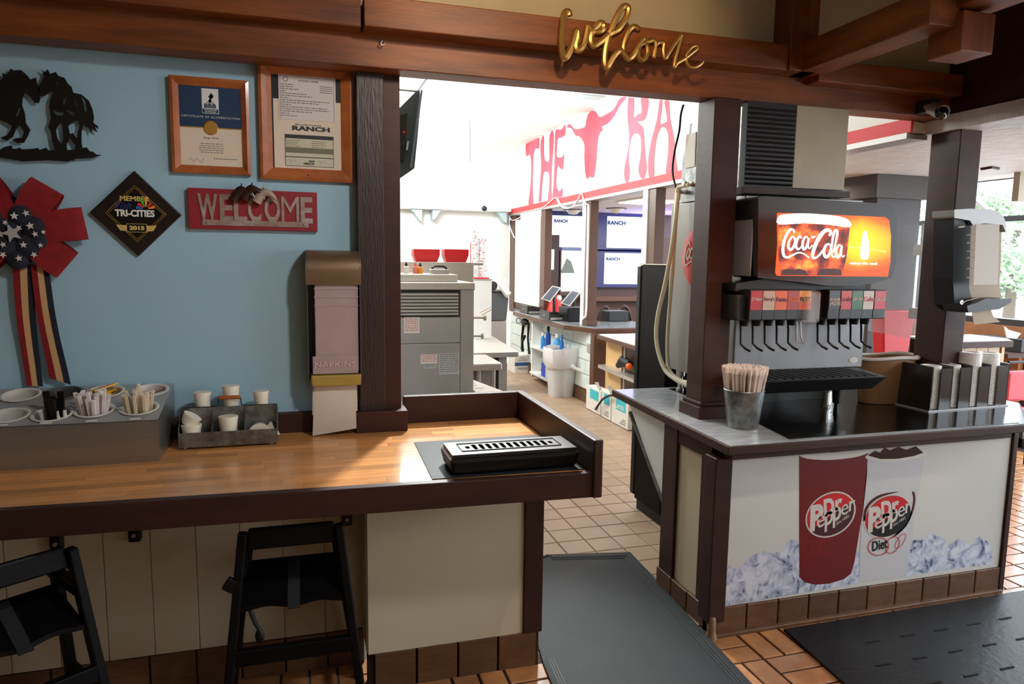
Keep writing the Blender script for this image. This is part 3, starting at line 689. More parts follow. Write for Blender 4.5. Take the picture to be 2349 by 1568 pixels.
# navy certificate
fA = frame(-.495, -.203, 1.972, 2.342, .032, 'wooden frame holding a navy and cream accreditation certificate')
Yc = 3.0905
navy = mat('navy_print', (24, 52, 84), .6); creamp = mat('cream_certificate', (226, 206, 182), .6); inkp = mat('grey_print', (110, 100, 98), .6); goldm = mat('gold_seal', (206, 156, 72), .35, .5, noise=.3)
pa = lambda px, py: AY(px, py, 3.09)
ax0, ax1, az0, az1 = -.465, -.233, 2.003, 2.311; azm = 2.152
cert = MB().box(ax0, ax1, Yc-.001, Yc, az0, azm).build('certificate', creamp, fA)
MB().box(ax0, ax1, Yc-.001, Yc, azm, az1).build('navy_band', navy, cert)
MB().box(ax0, ax1, Yc-.0018, Yc-.001, azm-.002, azm+.002).build('gold_line', goldm, cert)
cxm = (ax0+ax1)/2
MB().lathe([(.0, .0), (.024, .0), (.028, .004), (.028, .005)][::-1], (cxm-.001, Yc-.006, azm), 24, axis='y').build('gold_seal', goldm, cert, smooth=True)
lg = MB().box(cxm-.031, cxm+.031, Yc-.0022, Yc-.001, 2.207, 2.303)
lg.build('seal_panel', paper, cert, bevel=.003)
mb = MB(); txt(mb, 'BBB', (cxm-.022, Yc-.0024, 2.228), (.044, 0, 0), (0, 0, .017), .001, .03)
pts = [(0, .0), (-.012, .018), (.0, .036), (.0, .028), (.010, .012)]
for dx, dz in ((.002, 2.262), (-.002, 2.248)):
    vs, fs = fill([[(0, .030), (.012, .018), (.012, .010), (.001, .0), (-.010, .012), (-.002, .020)]], .001); sc_ = .85 if dz > 2.25 else .62
    mb.add([Vector((cxm+dx+v.x*sc_, Yc-.0026, dz+v.y*sc_)) for v in vs], fs)
mb.box(cxm-.014, cxm+.014, Yc-.003, Yc-.0022, 2.2475, 2.2500).box(cxm-.029, cxm+.029, Yc-.003, Yc-.0022, 2.209, 2.225)
mb.build('emblem', navy, cert)
mb = MB(); txt(mb, 'ACCREDITED', (cxm-.024, Yc-.0032, 2.2185), (.048, 0, 0), (0, 0, .0045), .0005, .02); txt(mb, 'BUSINESS', (cxm-.02, Yc-.0032, 2.2115), (.040, 0, 0), (0, 0, .0045), .0005, .02)
txt(mb, 'CERTIFICATE OF ACCREDITATION', (ax0+.008, Yc-.0012, 2.190), (ax1-ax0-.016, 0, 0), (0, 0, .0075), .0005, 0, spacing=1.2); mb.build('lettering', paper, cert)
mb = MB(); txt(mb, 'Burger Ranch', (cxm-.028, Yc-.0012, 2.107), (.056, 0, 0), (0, 0, .010), .0005)
rnd = random.Random(2)
for k in range(5): 
    wl = .095-.006*abs(k-2); x = cxm-wl/2
    while x < cxm+wl/2: L = .006+rnd.random()*.01; mb.box(x, min(x+L, cxm+wl/2), Yc-.0016, Yc-.001, 2.089-k*.0085, 2.0915-k*.0085); x += L+.003
q = [(-.05+.012*i, 2.028+.006*math.sin(i*2.1)) for i in range(5)]
ribbon_mb(mb, [(ax0+.03+i*.009, 2.024+.010*math.sin(i*2.3)) for i in range(7)], lambda t: .0006, lambda u, v, w_: Vector((u, Yc-.001-w_, v)), .0005)
for k in range(12): mb.box(cxm+.006+k*.0075, cxm+.011+k*.0075, Yc-.0016, Yc-.001, 2.031, 2.0345)
mb.build('fine_print', inkp, cert)
# licence frame (two stacked papers)
fB = frame(-.168, .205, 1.960, 2.430, .050, 'larger wooden frame with business licence and health permit papers', 3.098)
X = lambda px: AY(px, 270, 3.09).x
Zf = lambda py, px=710: AY(px, py, 3.09).z
lx0, lx1 = -.112, .157
pg = MB().box(lx0, lx1, Yc-.001, Yc, 2.008, 2.285).build('cream_sheet', creamp, fB)
lic = MB().box(lx0+.022, lx1-.022, Yc-.003, Yc-.001, 2.205, 2.388).build('licence', mat('licence_paper', (222, 208, 200), .6), fB)
ink = mat('dark_print', (52, 46, 46), .6)
mb = MB(); txt(mb, 'BUSINESS LICENSE', (lx0+.10, Yc-.0032, 2.358), (.078, 0, 0), (0, 0, .006), .0004, .02)
mb.tube([(lx0+.05+.009*math.cos(a), Yc-.0032, 2.364+.009*math.sin(a)) for a in [2*PI*k/16 for k in range(16)]], .0015, 4, closed=True)
for k in range(15):
    x = lx0+.032; z = 2.342-k*.0088
    e = lx0+.032+[.05,.045,.07,.02,.10,.12,.03,.19,.15,.04,.18,.19,.12,.03,.06][k]
    while x < e: L = .005+rnd.random()*.012; mb.box(x, min(x+L, e), Yc-.0036, Yc-.003, z, z+.0028); x += L+.003
for k in range(4): mb.box(lx1-.085, lx1-.035, Yc-.0036, Yc-.003, 2.343-k*.008, 2.3455-k*.008)
mb.box(lx0+.028, lx1-.028, Yc-.0036, Yc-.003, 2.376, 2.378).box(lx0+.028, lx0+.0295, Yc-.0036, Yc-.003, 2.208, 2.378).box(lx1-.0295, lx1-.028, Yc-.0036, Yc-.003, 2.208, 2.378)
mb.build('fine_print', inkp, lic)
mb = MB(); txt(mb, 'RANCH', (lx0+.072, Yc-.0012, 2.163), (.150, 0, 0), (0, 0, .019), .0008, .05); txt(mb, 'BURGER', (lx0+.085, Yc-.0012, 2.184), (.105, 0, 0), (0, 0, .006), .0006, .0)
mb.build('lettering', ink, pg)
per = MB().box(lx0+.043, lx1-.033, Yc-.002, Yc-.001, 2.020, 2.145).build('permit', mat('permit_paper', (206, 196, 168), .5), fB)
hx0, hx1 = lx0+.043, lx1-.033
mb = MB().box(hx0, hx1, Yc-.003, Yc-.002, 2.131, 2.146).box(hx0, hx0+.0015, Yc-.003, Yc-.002, 2.02, 2.146).box(hx1-.0015, hx1, Yc-.003, Yc-.002, 2.02, 2.146).box(hx0, hx1, Yc-.003, Yc-.002, 2.0195, 2.021).box(hx0, hx1, Yc-.003, Yc-.002, 2.055, 2.058)
txt(mb, 'HEALTH', (hx0+.072, Yc-.0022, 2.026), (.042, 0, 0), (0, 0, .010), .0006, .05)
for k in range(4): mb.box(hx0+.092+k*.006, hx0+.096+k*.006, Yc-.003, Yc-.002, 2.038, 2.044+.002*(k % 2))
mb.build('permit_border', ink, per)
mb = MB()
for k in range(5):
    for (a, b) in ((hx0+.004, hx0+.06-.008*(k % 3)), (hx0+.105, hx0+.165-.01*(k % 2))):
        x = a
        while x < b: L = .005+rnd.random()*.009; mb.box(x, min(x+L, b), Yc-.0026, Yc-.002, 2.121-k*.0075, 2.1235-k*.0075); x += L+.0025
mb.box(hx0+.002, hx1-.002, Yc-.0023, Yc-.002, 2.073, 2.095)
for k in range(2): ribbon_mb(mb, [(hx0+.008+k*.12+i*.007, 2.040+.006*math.sin(i*2.2)) for i in range(6)], lambda t: .0005, lambda u, v, w_: Vector((u, Yc-.002-w_, v)), .0005)
mb.build('fine_print', mat('olive_print', (120, 112, 88), .6), per)

# ------------------------------------------------------------------ diamond plaque
dp = thing('diamond_plaque', 'black diamond shaped membership plaque reading TRI-CITIES 2015', 'plaque', (-.632, 3.098, 1.64))
dc = Vector((-.632, 3.098, 1.806)); hw, hh = .163, .166
def dia(s, y0, y1, mb, mi=0):
    p = [(dc.x-hw*s, y0, dc.z), (dc.x, y0, dc.z-hh*s), (dc.x+hw*s, y0, dc.z), (dc.x, y0, dc.z+hh*s)]; return mb.prism(p, (0, y1-y0, 0), mi)
dia(1, 3.082, 3.098, MB()).build('board', mat('dark_walnut_plaque', (34, 24, 22), .3, coat=.4, noise=.3), dp, bevel=.004)
dia(.66, 3.080, 3.082, MB()).build('face', mat('black_gloss_face', (10, 10, 12), .15, coat=.5), dp)
mb = MB()
for s_, r in ((.655, .0011), (.60, .0009)):
    P4 = [(dc.x-hw*s_, 3.079, dc.z), (dc.x, 3.079, dc.z-hh*s_), (dc.x+hw*s_, 3.079, dc.z), (dc.x, 3.079, dc.z+hh*s_)]
    for k in range(4): mb.tube([P4[k], P4[(k+1) % 4]], r, 5)
mb.build('gold_border', goldm, dp)
yd = 3.0795
mb = MB(); txt(mb, 'TRI-CITIES', (dc.x-.074, yd, dc.z-.012), (.140, 0, 0), (0, 0, .027), .001, .04); mb.build('lettering', paper, dp)
mb = MB(); txt(mb, 'MEMBER', (dc.x-.054, yd, dc.z+.048), (.106, 0, 0), (0, 0, .019), .001, .02); txt(mb, '2015', (dc.x-.026, yd-.0015, dc.z-.064), (.054, 0, 0), (0, 0, .017), .001, .05)
for k in (-1, 1): mb.prism([(dc.x+k*.036, yd, dc.z-.068), (dc.x+k*.058, yd, dc.z-.066), (dc.x+k*.072, yd, dc.z-.044), (dc.x+k*.036, yd, dc.z-.046)], (0, -.001, 0))
for a in ((-.036, -.072, .036, -.0705), (-.036, -.0405, .036, -.039), (-.036, -.072, -.0345, -.039), (.0345, -.072, .036, -.039)): mb.box(dc.x+a[0], dc.x+a[2], yd-.001, yd, dc.z+a[1], dc.z+a[3])
mb.build('gold_lettering', mat('gold_print', (220, 190, 110), .4), dp)
mb = MB(); txt(mb, 'Visit', (dc.x-.072, yd, dc.z+.018), (.062, 0, 0), (0, 0, .026), .001, .0, .3); mb.build('blue_lettering', mat('deep_blue_print', (44, 60, 130), .4), dp)
cols = [(40, 110, 200), (220, 60, 50), (90, 170, 60), (240, 170, 40), (214, 50, 60), (240, 140, 40)]
for k, a in enumerate([168, 140, 112, 84, 50, 18]):
    a = math.radians(a); c0 = Vector((dc.x+.035, yd-.0005, dc.z+.018)); d = Vector((math.cos(a), 0, math.sin(a))); s_ = Vector((-d.z, 0, d.x)); L = .044 if k in (2, 3) else .032
    MB().prism([c0+d*.010-s_*.002, c0+d*L-s_*.006, c0+d*(L+.003), c0+d*L+s_*.006, c0+d*.010+s_*.002], (0, -.001, 0)).build('ray', mat('ray_print_%d' % k, cols[k], .4), dp)

# ------------------------------------------------------------------ red WELCOME sign with horse heads
ws = thing('welcome_sign', 'red wooden WELCOME sign with tin letters and three horse heads', 'sign', (-.195, 3.098, 1.752))
MB().box(-.443, .053, 3.075, 3.098, 1.753, 1.914).build('board', mat('barn_red_board', (150, 28, 36), .55, noise=.3, nscale=5, rgb2=(96, 14, 22)), ws, bevel=.002)
rust = mat('rusty_tin', (178, 160, 150), .5, .3, noise=.7, nscale=18, rgb2=(130, 84, 70))
rs = mat('screw_head', (190, 190, 188), .3, 1)
letters = 'WELCOME'; xs = [(-.408, .074), (-.326, .050), (-.273, .050), (-.220, .052), (-.156, .062), (-.090, .070), (-.014, .048)]
for ch, (x, wd) in zip(letters, xs):
    mb = MB(); txt(mb, ch, (x, 3.074, 1.785), (wd, 0, 0), (0, 0, .108), .003, .0 if ch == 'M' else .03); mb.build('letter', rust, ws)
MB().box(-.392, .017, 3.0715, 3.075, 1.768, 1.790).build('letter_strip', rust, ws)
for x in (-.376, .0): MB().lathe([(.006, 0), (.004, -.003), (0, -.0035)], (x, 3.0715, 1.778), 10, axis='y').build('screw', rs, ws)
def horse_head(c, m, nm, mz=None):
    c = Vector(c); mb = MB()
    mb.tube([c+Vector((-.035, 0, -.024)), c+Vector((-.018, -.004, .004)), c+Vector((.004, -.008, .016)), c+Vector((.022, -.012, .008)), c+Vector((.036, -.014, -.006)), c+Vector((.041, -.014, -.013))], [.020, .018, .0165, .012, .008, .005], 10)
    for s_ in (-1, 1): mb.tube([c+Vector((-.004, -.008+s_*.006, .026)), c+Vector((-.003, -.008+s_*.009, .044))], [.004, .0008], 6)
    mb.tube([c+Vector((-.036, -.004, .0)), c+Vector((-.020, -.004, .022)), c+Vector((-.004, -.008, .034))], [.006, .007, .003], 6)
    o = mb.build(nm, m, ws, smooth=True); return o
hb = mat('horse_dark_brown', (52, 26, 20), .4)
horse_head((-.236, 3.062, 1.893), hb, 'horse_head'); horse_head((-.196, 3.058, 1.899), hb, 'horse_head')
o = horse_head((-.150, 3.055, 1.889), mat('horse_grey', (176, 150, 132), .45), 'horse_head'); o['label'] = 'pale grey horse head at the right of the three'
for x, z in ((-.205, 1.902), (-.168, 1.898)): MB().tube([(x, 3.044, z+.012), (x+.016, 3.040, z-.022)], .002, 5).build('bridle', paper, ws)

# ------------------------------------------------------------------ horse silhouettes
S1 = 3.7333
def hz(p): return (p[0]/S1, p[1]/S1)
hR = [(335,755),(360,690),(380,650),(362,598),(385,620),(410,595),(432,635),(480,618),(500,650),(555,668),(582,715),(615,745),(628,795),(700,810),(762,862),(795,940),(806,1010),(800,1050),(840,1080),(846,1108),(815,1085),(838,1135),(790,1100),(785,1148),(765,1098),(730,1085),(715,1060),(700,1130),(700,1230),(715,1300),(640,1300),(648,1245),(600,1180),(572,1230),(575,1300),(480,1300),(450,1210),(438,1130),(415,1090),(440,1010),(425,920),(430,860),(460,790),(430,780),(382,822),(340,822),(328,790)]
holes = [[(505,1060),(530,1050),(538,1110),(545,1190),(530,1240),(495,1190),(480,1120)], [(585,1080),(640,1035),(675,1035),(682,1080),(668,1130),(660,1185),(625,1140),(600,1150)],
         [(455,925),(470,950),(500,960),(550,965),(540,990),(490,990),(460,960)], [(565,940),(600,950),(640,970),(635,990),(600,980)], [(545,840),(575,815),(570,860),(550,910),(540,880)],
         [(630,840),(660,880),(668,930),(650,900)], [(700,830),(735,880),(745,950),(728,960),(720,890)], [(480,690),(505,720),(495,735)], [(440,690),(425,740),(432,745)]]
hL = [(345,745),(340,790),(345,850),(335,882),(300,882),(262,830),(212,795),(198,830),(190,900),(215,970),(222,1050),(262,1112),(240,1165),(208,1222),(150,1225),(108,1200),(130,1185),(190,1180),(208,1130),(172,1072),(142,1100),(112,1172),(62,1205),(5,1180),(60,1160),(90,1120),(105,1080),(60,1050),(0,1030),(-90,1010),(-200,1060),(-220,1300),(-270,1300),(-275,1040),(-330,930),(-300,820),(-200,770),(-80,720),(0,690),(30,670),(22,628),(62,640),(95,588),(120,605),(180,600),(230,640),(262,682),(310,665),(318,720)]
hol2 = [[(225,740),(240,800),(220,790)], [(180,920),(150,1000),(140,990),(165,930)]]
gr = [(-400,1290),(-200,1300),(0,1285),(40,1260),(100,1245),(110,1275),(150,1275),(170,1262),(190,1280),(280,1275),(330,1268),(340,1285),(400,1265),(415,1288),(480,1285),(600,1285),(650,1280),(745,1262),(770,1295),(800,1300),(830,1325),(872,1328),(828,1342),(792,1352),(740,1355),(650,1360),(580,1385),(430,1372),(200,1382),(100,1365),(0,1350),(-200,1360),(-400,1340)]
hc = thing('horse_cutout', 'black metal cutout of two horses nose to nose on the blue wall', 'wall decoration', (-1.0, 3.09, 2.0))
iron = mat('black_iron_cutout', (30, 26, 24), .5, .4, noise=.3)
pxshape(MB(), [[hz(p) for p in hR]]+[[hz(p) for p in h] for h in holes], 3.082, .004).build('horse_plate', iron, hc)
pxshape(MB(), [[hz(p) for p in hL]]+[[hz(p) for p in h] for h in hol2], 3.082, .004).build('horse_plate', iron, hc)
pxshape(MB(), [[hz(p) for p in gr]], 3.0815, .005).build('ground_plate', iron, hc)
MB().box(-1.05, -1.04, 3.083, 3.1, 2.0, 2.02).box(-.85, -.84, 3.083, 3.1, 2.0, 2.02).build('standoff', iron, hc)

# ------------------------------------------------------------------ patriotic bow
bw = thing('ribbon_bow', 'large red bow with navy star centre and striped tails on the wall', 'bow', (-1.06, 3.09, 1.75))
redr = mat('red_burlap', (140, 12, 18), .85, noise=.35, nscale=30, bump=.3, bscale=200); navr = mat('navy_burlap', (28, 30, 42), .85, bump=.3, bscale=200)
bc = AY(45, 530, 3.07); bc.y = 3.085
def loop(ang, L, wd, m, name, h=.055, z0=0):
    d = Vector((math.cos(ang), 0, math.sin(ang))); s_ = Vector((-d.z, 0, d.x)); n = 14; P = []
    for k in range(n+1):
        t = k/n*2*PI*.92+.25; r = L*(.5-.5*math.cos(t)); q = h*.5*(1+ -math.sin(t)*1.0)
        P.append((r, q+z0, .55+.45*min(1, r/(L*.7))))
    vs = []
    for off in (0, .003):
        for r, q, ws_ in P:
            for u in (-1, 1): vs.append(bc + d*r + s_*(u*wd/2*ws_) + Vector((0, -q-off, 0)))
    k2 = 2*(n+1); fs = []
    for i in range(n): fs += [(2*i, 2*i+1, 2*i+3, 2*i+2), (k2+2*i, k2+2*i+2, k2+2*i+3, k2+2*i+1), (2*i, 2*i+2, k2+2*i+2, k2+2*i), (2*i+1, k2+2*i+1, k2+2*i+3, 2*i+3)]
    return MB().add(vs, fs).build(name, m, bw, smooth=True)
for a, L in ((58, .20), (9, .225), (-39, .20), (122, .20), (171, .225), (219, .20)):
    loop(math.radians(a), L, .122, redr, 'red_loop', .05)
starw = mat('star_white', (214, 206, 196), .8)
def star(mb, c, r, rot):
    pts = []
    for k in range(10): a = rot+PI/2+k*PI/5; q = r if k % 2 == 0 else r*.42; pts.append((q*math.cos(a), q*math.sin(a)))
    vs, fs = fill([pts], .0015); mb.add([Vector((c[0]+v.x, c[1]-v.z, c[2]+v.y)) for v in vs], fs)
S3 = 3.0152
def bowp(px, py, Y): return AY(px/S3, 380+py/S3, Y)
for i, (px, py, r) in enumerate([(150,340,.055), (240,420,.055), (200,560,.06), (270,520,.045), (40,560,.055), (0,420,.05), (-60,500,.055), (120,640,.045), (-60,340,.05), (60,440,.045)]):
    c = bowp(px, py, 3.045); MB().ball((c.x, 3.052, c.z), r, ry=.030, rz=r*.92, n=12).build('navy_loop', navr, bw, smooth=True)
mb = MB()
for px, py, r, a in [(98,347,.0155,0), (180,328,.0135,.4), (208,415,.0155,.2), (130,430,.012,.5), (242,472,.012,.3), (162,547,.0135,0), (235,615,.0125,.5), (130,640,.013,.2), (20,615,.013,.6), (280,550,.010,.1), (20,545,.012,.4), (5,475,.012,0), (35,392,.010,.8), (300,458,.009,.2), (-30,420,.013,.3), (-60,560,.013,.1)]:
    c = bowp(px, py, 3.018); star(mb, (c.x, c.y, c.z), r, a)
mb.build('star', starw, bw)
mb = MB(); c = bowp(82, 465, 3.012); star(mb, (c.x, c.y, c.z), .036, .35); o = mb.build('star', mat('silver_star', (170, 166, 164), .5), bw); o['label'] = 'large silver centre star'
MB().tube([AY((100+20*math.cos(a))/S3, 380+(245+25*math.sin(a))/S3, 3.05) for a in [PI*.7+PI*1.1*k/8 for k in range(9)]], .003, 6).build('wire_loop', black, bw)
# striped tails
def tail(pl, pr, bl, br, name):
    n = 12
    for si, (m, u0, u1) in enumerate(((redr, 0, .33), (mat('tan_burlap', (206, 160, 108), .85, bump=.3, bscale=200), .33, .67), (navr, .67, 1))):
        vs = []
        for off in (0, .002):
            for k in range(n+1):
                t = k/n; L_ = Vector(pl).lerp(Vector(bl), t); R_ = Vector(pr).lerp(Vector(br), t)
                for u in (u0, u1): vs.append(L_.lerp(R_, u)+Vector((.004*math.sin(5*t+2), -.004*math.sin(6*t)-off, 0)))
        k2 = 2*(n+1); fs = []
        for i in range(n): fs += [(2*i, 2*i+1, 2*i+3, 2*i+2), (k2+2*i, k2+2*i+2, k2+2*i+3, k2+2*i+1), (2*i, 2*i+2, k2+2*i+2, k2+2*i), (2*i+1, k2+2*i+1, k2+2*i+3, 2*i+3)]
        MB().add(vs, fs).build(name, m, bw)
tail(AY(26, 606, 3.07), AY(76, 606, 3.07), AY(60, 884, 3.075), AY(97, 886, 3.075), 'ribbon_tail')
tail(AY(68, 606, 3.06), AY(110, 618, 3.06), AY(112, 866, 3.068), AY(161, 882, 3.068), 'ribbon_tail')

# ================================================================== HIGH CHAIRS
hw_ = mat('black_stained_wood', (6, 6, 8), .5, spec=.2, noise=.2, bump=.1)
strap_m = mat('grey_webbing', (30, 30, 32), .8)
def high_chair(label, loc, rz):
    t = thing('high_chair', label, 'high chair', loc, rz, None)
    H = .745
    for s in (-1, 1):
        MB().bar((s*.155, -.02, H-.01), (s*.235, -.10, 0), .030, .045, (0, 1, 0)).build('leg', hw_, t, bevel=.006, local=True)
        MB().bar((s*.150, .10, .62), (s*.235, .24, 0), .030, .045, (0, 1, 0)).build('leg', hw_, t, bevel=.006, local=True)
        MB().bar((s*.165, -.03, .60), (s*.165, .20, .60), .03, .04, (0, 0, 1)).build('arm', hw_, t, bevel=.005, local=True)
        MB().bar((s*.205, -.065, .24), (s*.205, .17, .24), .022, .04, (0, 0, 1)).build('side_rail', hw_, t, bevel=.004, local=True)
    MB().hexa([(-.150,-.03,.672),(.150,-.03,.672),(.150,-.012,.672),(-.150,-.012,.672),(-.138,-.022,H),(.138,-.022,H),(.138,-.004,H),(-.138,-.004,H)]).build('top_slat', hw_, t, bevel=.008, local=True)
    # seat with two thigh curves at its front edge
    n = 16; vs = []
    for off in (0, -.016):
        for k in range(n+1):
            u = -1+2*k/n; c = .014*(math.cos(u*2*PI)*.5+.5)
            vs.append(Vector((u*.170, -.055-.02*(1-abs(math.sin(u*PI)))*0-c*.5, .500-c*.6+off))); vs.append(Vector((u*.155, .14, .568+off)))
    k2 = 2*(n+1); fs = []
    for i in range(n): fs += [(2*i, 2*i+2, 2*i+3, 2*i+1), (k2+2*i, k2+2*i+1, k2+2*i+3, k2+2*i+2), (2*i, k2+2*i, k2+2*i+2, 2*i+2), (2*i+1, 2*i+3, k2+2*i+3, k2+2*i+1)]
    MB().add(vs, fs).build('seat', hw_, t, smooth=True, local=True)
    MB().bar((-.19, -.075, .325), (.19, -.075, .325), .022, .055, (0, 0, 1)).build('stretcher', hw_, t, bevel=.004, local=True)
    MB().bar((-.2, .19, .19), (.2, .19, .19), .022, .04, (0, 0, 1)).build('stretcher', hw_, t, bevel=.004, local=True)
    MB().add([(-.018,-.082,.478),(.022,-.082,.478),(.022,.12,.563),(-.018,.12,.563),(-.018,-.086,.482),(.022,-.086,.482),(.022,.12,.569),(-.018,.12,.569)], [(0,3,2,1),(4,5,6,7),(0,1,5,4),(1,2,6,5),(2,3,7,6),(3,0,4,7)]).build('crotch_strap', strap_m, t, local=True)
    s = MB().tube([(-.135, -.072, .485), (-.12, -.076, .44), (-.11, -.078, .42)], [.008, .008, .007], 8).build('hanging_strap', strap_m, t, local=True)
    MB().ball((-.108, -.078, .395), .015, .01, .028).build('buckle', black, s, local=True, smooth=True)
    MB().obox((-.195, -.05, .57), .04, .02, .045, RY(.6)).build('buckle', black, t, local=True, bevel=.004)
    return t
high_chair('dark high chair in the centre, tucked under the butcher block counter', (-.062, 2.41, 0), 0)
high_chair('dark high chair cropped by the left edge, turned towards the middle', (-.86, 2.32, 0), .62)

# ================================================================== FLOOR MATS
m1 = thing('floor_mat', 'grey rubber runner mat in the gap between the two counters', 'mat', (1.3, 2.6, .002))
MB().prism([(1.10, 3.50, .0025), (1.19, 3.485, .0025), (1.26, 3.53, .0025), (1.735, 3.44, .0025), (1.60, 1.5, .0025), (.80, 1.5, .0025), (.90, 2.53, .0025), (1.0, 3.1, .0025)], (0, 0, .010)).build('rubber_sheet', rubber, m1, bevel=.003)
mb = MB()
def mline(a, b): mb.bar((a[0], a[1], .0135), (b[0], b[1], .0135), .006, .003)
for o_ in (.035, .05, .065):
    mline((1.27, 3.52-o_), (1.733-o_, 3.435-o_)); mline((1.733-o_, 3.435-o_), (1.602-o_, 1.5+o_)); mline((.905+o_*.7, 2.55), (.80+o_, 1.5+o_))
mb.build('edge_rib', mat('mat_rib', (40, 44, 47), .6), m1)
mb = MB()
for k in range(9): mb.ball((1.13+k*.018, 3.497+.004*math.sin(k*2), .014), .010, .006, .005, n=6)
mb.build('torn_edge', blackm, m1)
m2 = thing('floor_mat', 'large black rubber mat in front of the soda counter', 'mat', (3.4, 1.6, .002))
MB().prism([(2.035, 2.50, .0025), (5.2, 2.50, .0025), (5.2, .3, .0025), (1.83, .3, .0025), (2.0, 2.1, .0025)], (0, 0, .012)).build('rubber_sheet', rubber2, m2, bevel=.003)
slot = MB()
for i in range(12):
    for j in range(16):
        x, y = 2.25+j*.19+(i % 2)*.095, .6+i*.155
        if y < 2.43: slot.bar((x-.035, y, .0155), (x+.035, y, .0155), .008, .004)
o = slot.build('drain_slots', mat('slot_shadowed_rubber', (12, 13, 14), .8), m2); o['kind'] = 'stuff'

# ================================================================== DRINK COUNTER
dk = thing('drink_counter', 'brown drink counter with soft drink poster front and tiled base', 'counter', (2.5, 2.6, 0))
top = [(1.66, 2.44), (3.33, 2.455), (3.80, 2.86), (3.80, 2.95), (3.10, 3.72), (1.72, 3.72)]
MB().prism([(x, y, .855) for x, y in top], (0, 0, .037)).build('worktop', brown_x, dk, bevel=.003)
def inset(p, d):
    c = Vector((sum(q[0] for q in p)/len(p), sum(q[1] for q in p)/len(p))); return [tuple(Vector(q)+(c-Vector(q)).normalized()*d) for q in p]
lam = mat('pale_laminate', (186, 189, 194), .22, noise=.7, nscale=4, stretch=(2, 12, 2), rgb2=(122, 124, 132), coat=.5)
MB().prism([(x, y, .892) for x, y in inset(top, .012)], (0, 0, .003)).build('laminate', lam, dk)
MB().prism([(1.72, 2.50, .815), (3.30, 2.51, .815), (3.30, 2.56, .815), (1.72, 2.56, .815)], (0, 0, .04)).build('under_rail', brown_x, dk)
tag(MB().prism([(1.985, 2.475, .8955), (3.30, 2.48, .8955), (3.72, 2.86, .8955), (3.10, 3.66, .8955), (2.06, 3.66, .8955), (2.03, 2.75, .8955)], (0, 0, .0025)).build('vinyl_sheet', blackg), 'glossy black sheet covering the drink counter under the fountain', 'mat')
MB().box(1.745, 3.345, 2.545, 2.60, .134, .82).build('front_board', white, dk)
MB().box(1.665, 1.748, 2.53, 2.62, .07, .815).build('corner_post', brown_x, dk, bevel=.004)
MB().box(3.345, 3.375, 2.53, 2.95, .0, .83).build('corner_post', brown_x, dk, bevel=.003)
# left end: frame boards, cream strip and white panel
MB().box(1.70, 1.74, 2.62, 2.70, .09, .855).build('stile', brown_x, dk, bevel=.003)
MB().box(1.70, 1.74, 2.92, 3.05, .07, .855).build('stile', brown_x, dk, bevel=.003)
MB().box(1.705, 1.74, 2.70, 2.92, .78, .855).build('rail', brown_x, dk, bevel=.003)
MB().box(1.715, 1.735, 2.70, 2.92, .0, .78).build('cream_panel', cream, dk)
for k in range(3): MB().box(1.695, 1.72, 2.62+k*.15, 2.62+k*.15+.143, 0, .10 if k else .105).build('base_tile', tile_s, dk, bevel=.003)
MB().box(1.74, 3.34, 3.0, 3.04, 0, .855).build('back_board', white, dk)
MB().prism([(1.750, 3.05, .35), (1.750, 3.05, .855), (1.750, 3.56, .855)], (.022, 0, 0)).build('gusset', white, dk)
MB().bar((1.748, 3.53, .80), (1.748, 3.05, .36), .014, .018, (1, 0, 0)).build('metal_edge', galv, dk)
# front base tiles
for k in range(10):
    x0 = 1.70+k*.1655; MB().box(x0, min(x0+.159, 3.36), 2.535, 2.60, .012, .134).build('base_tile', tile_s, dk, bevel=.004)
MB().prism([(1.70, 2.52, 0), (3.36, 2.52, 0), (3.36, 2.545, 0), (1.70, 2.545, 0)], (0, 0, .02)).build('cove_strip', tile_s, dk, bevel=.005)
MB().lathe([(.028, 0), (.018, .03), (.018, .09), (.012, .10)], (1.685, 2.535, 0), 12).build('corner_tile', mat('worn_tile', (150, 120, 88), .5, noise=.5), dk, smooth=True)
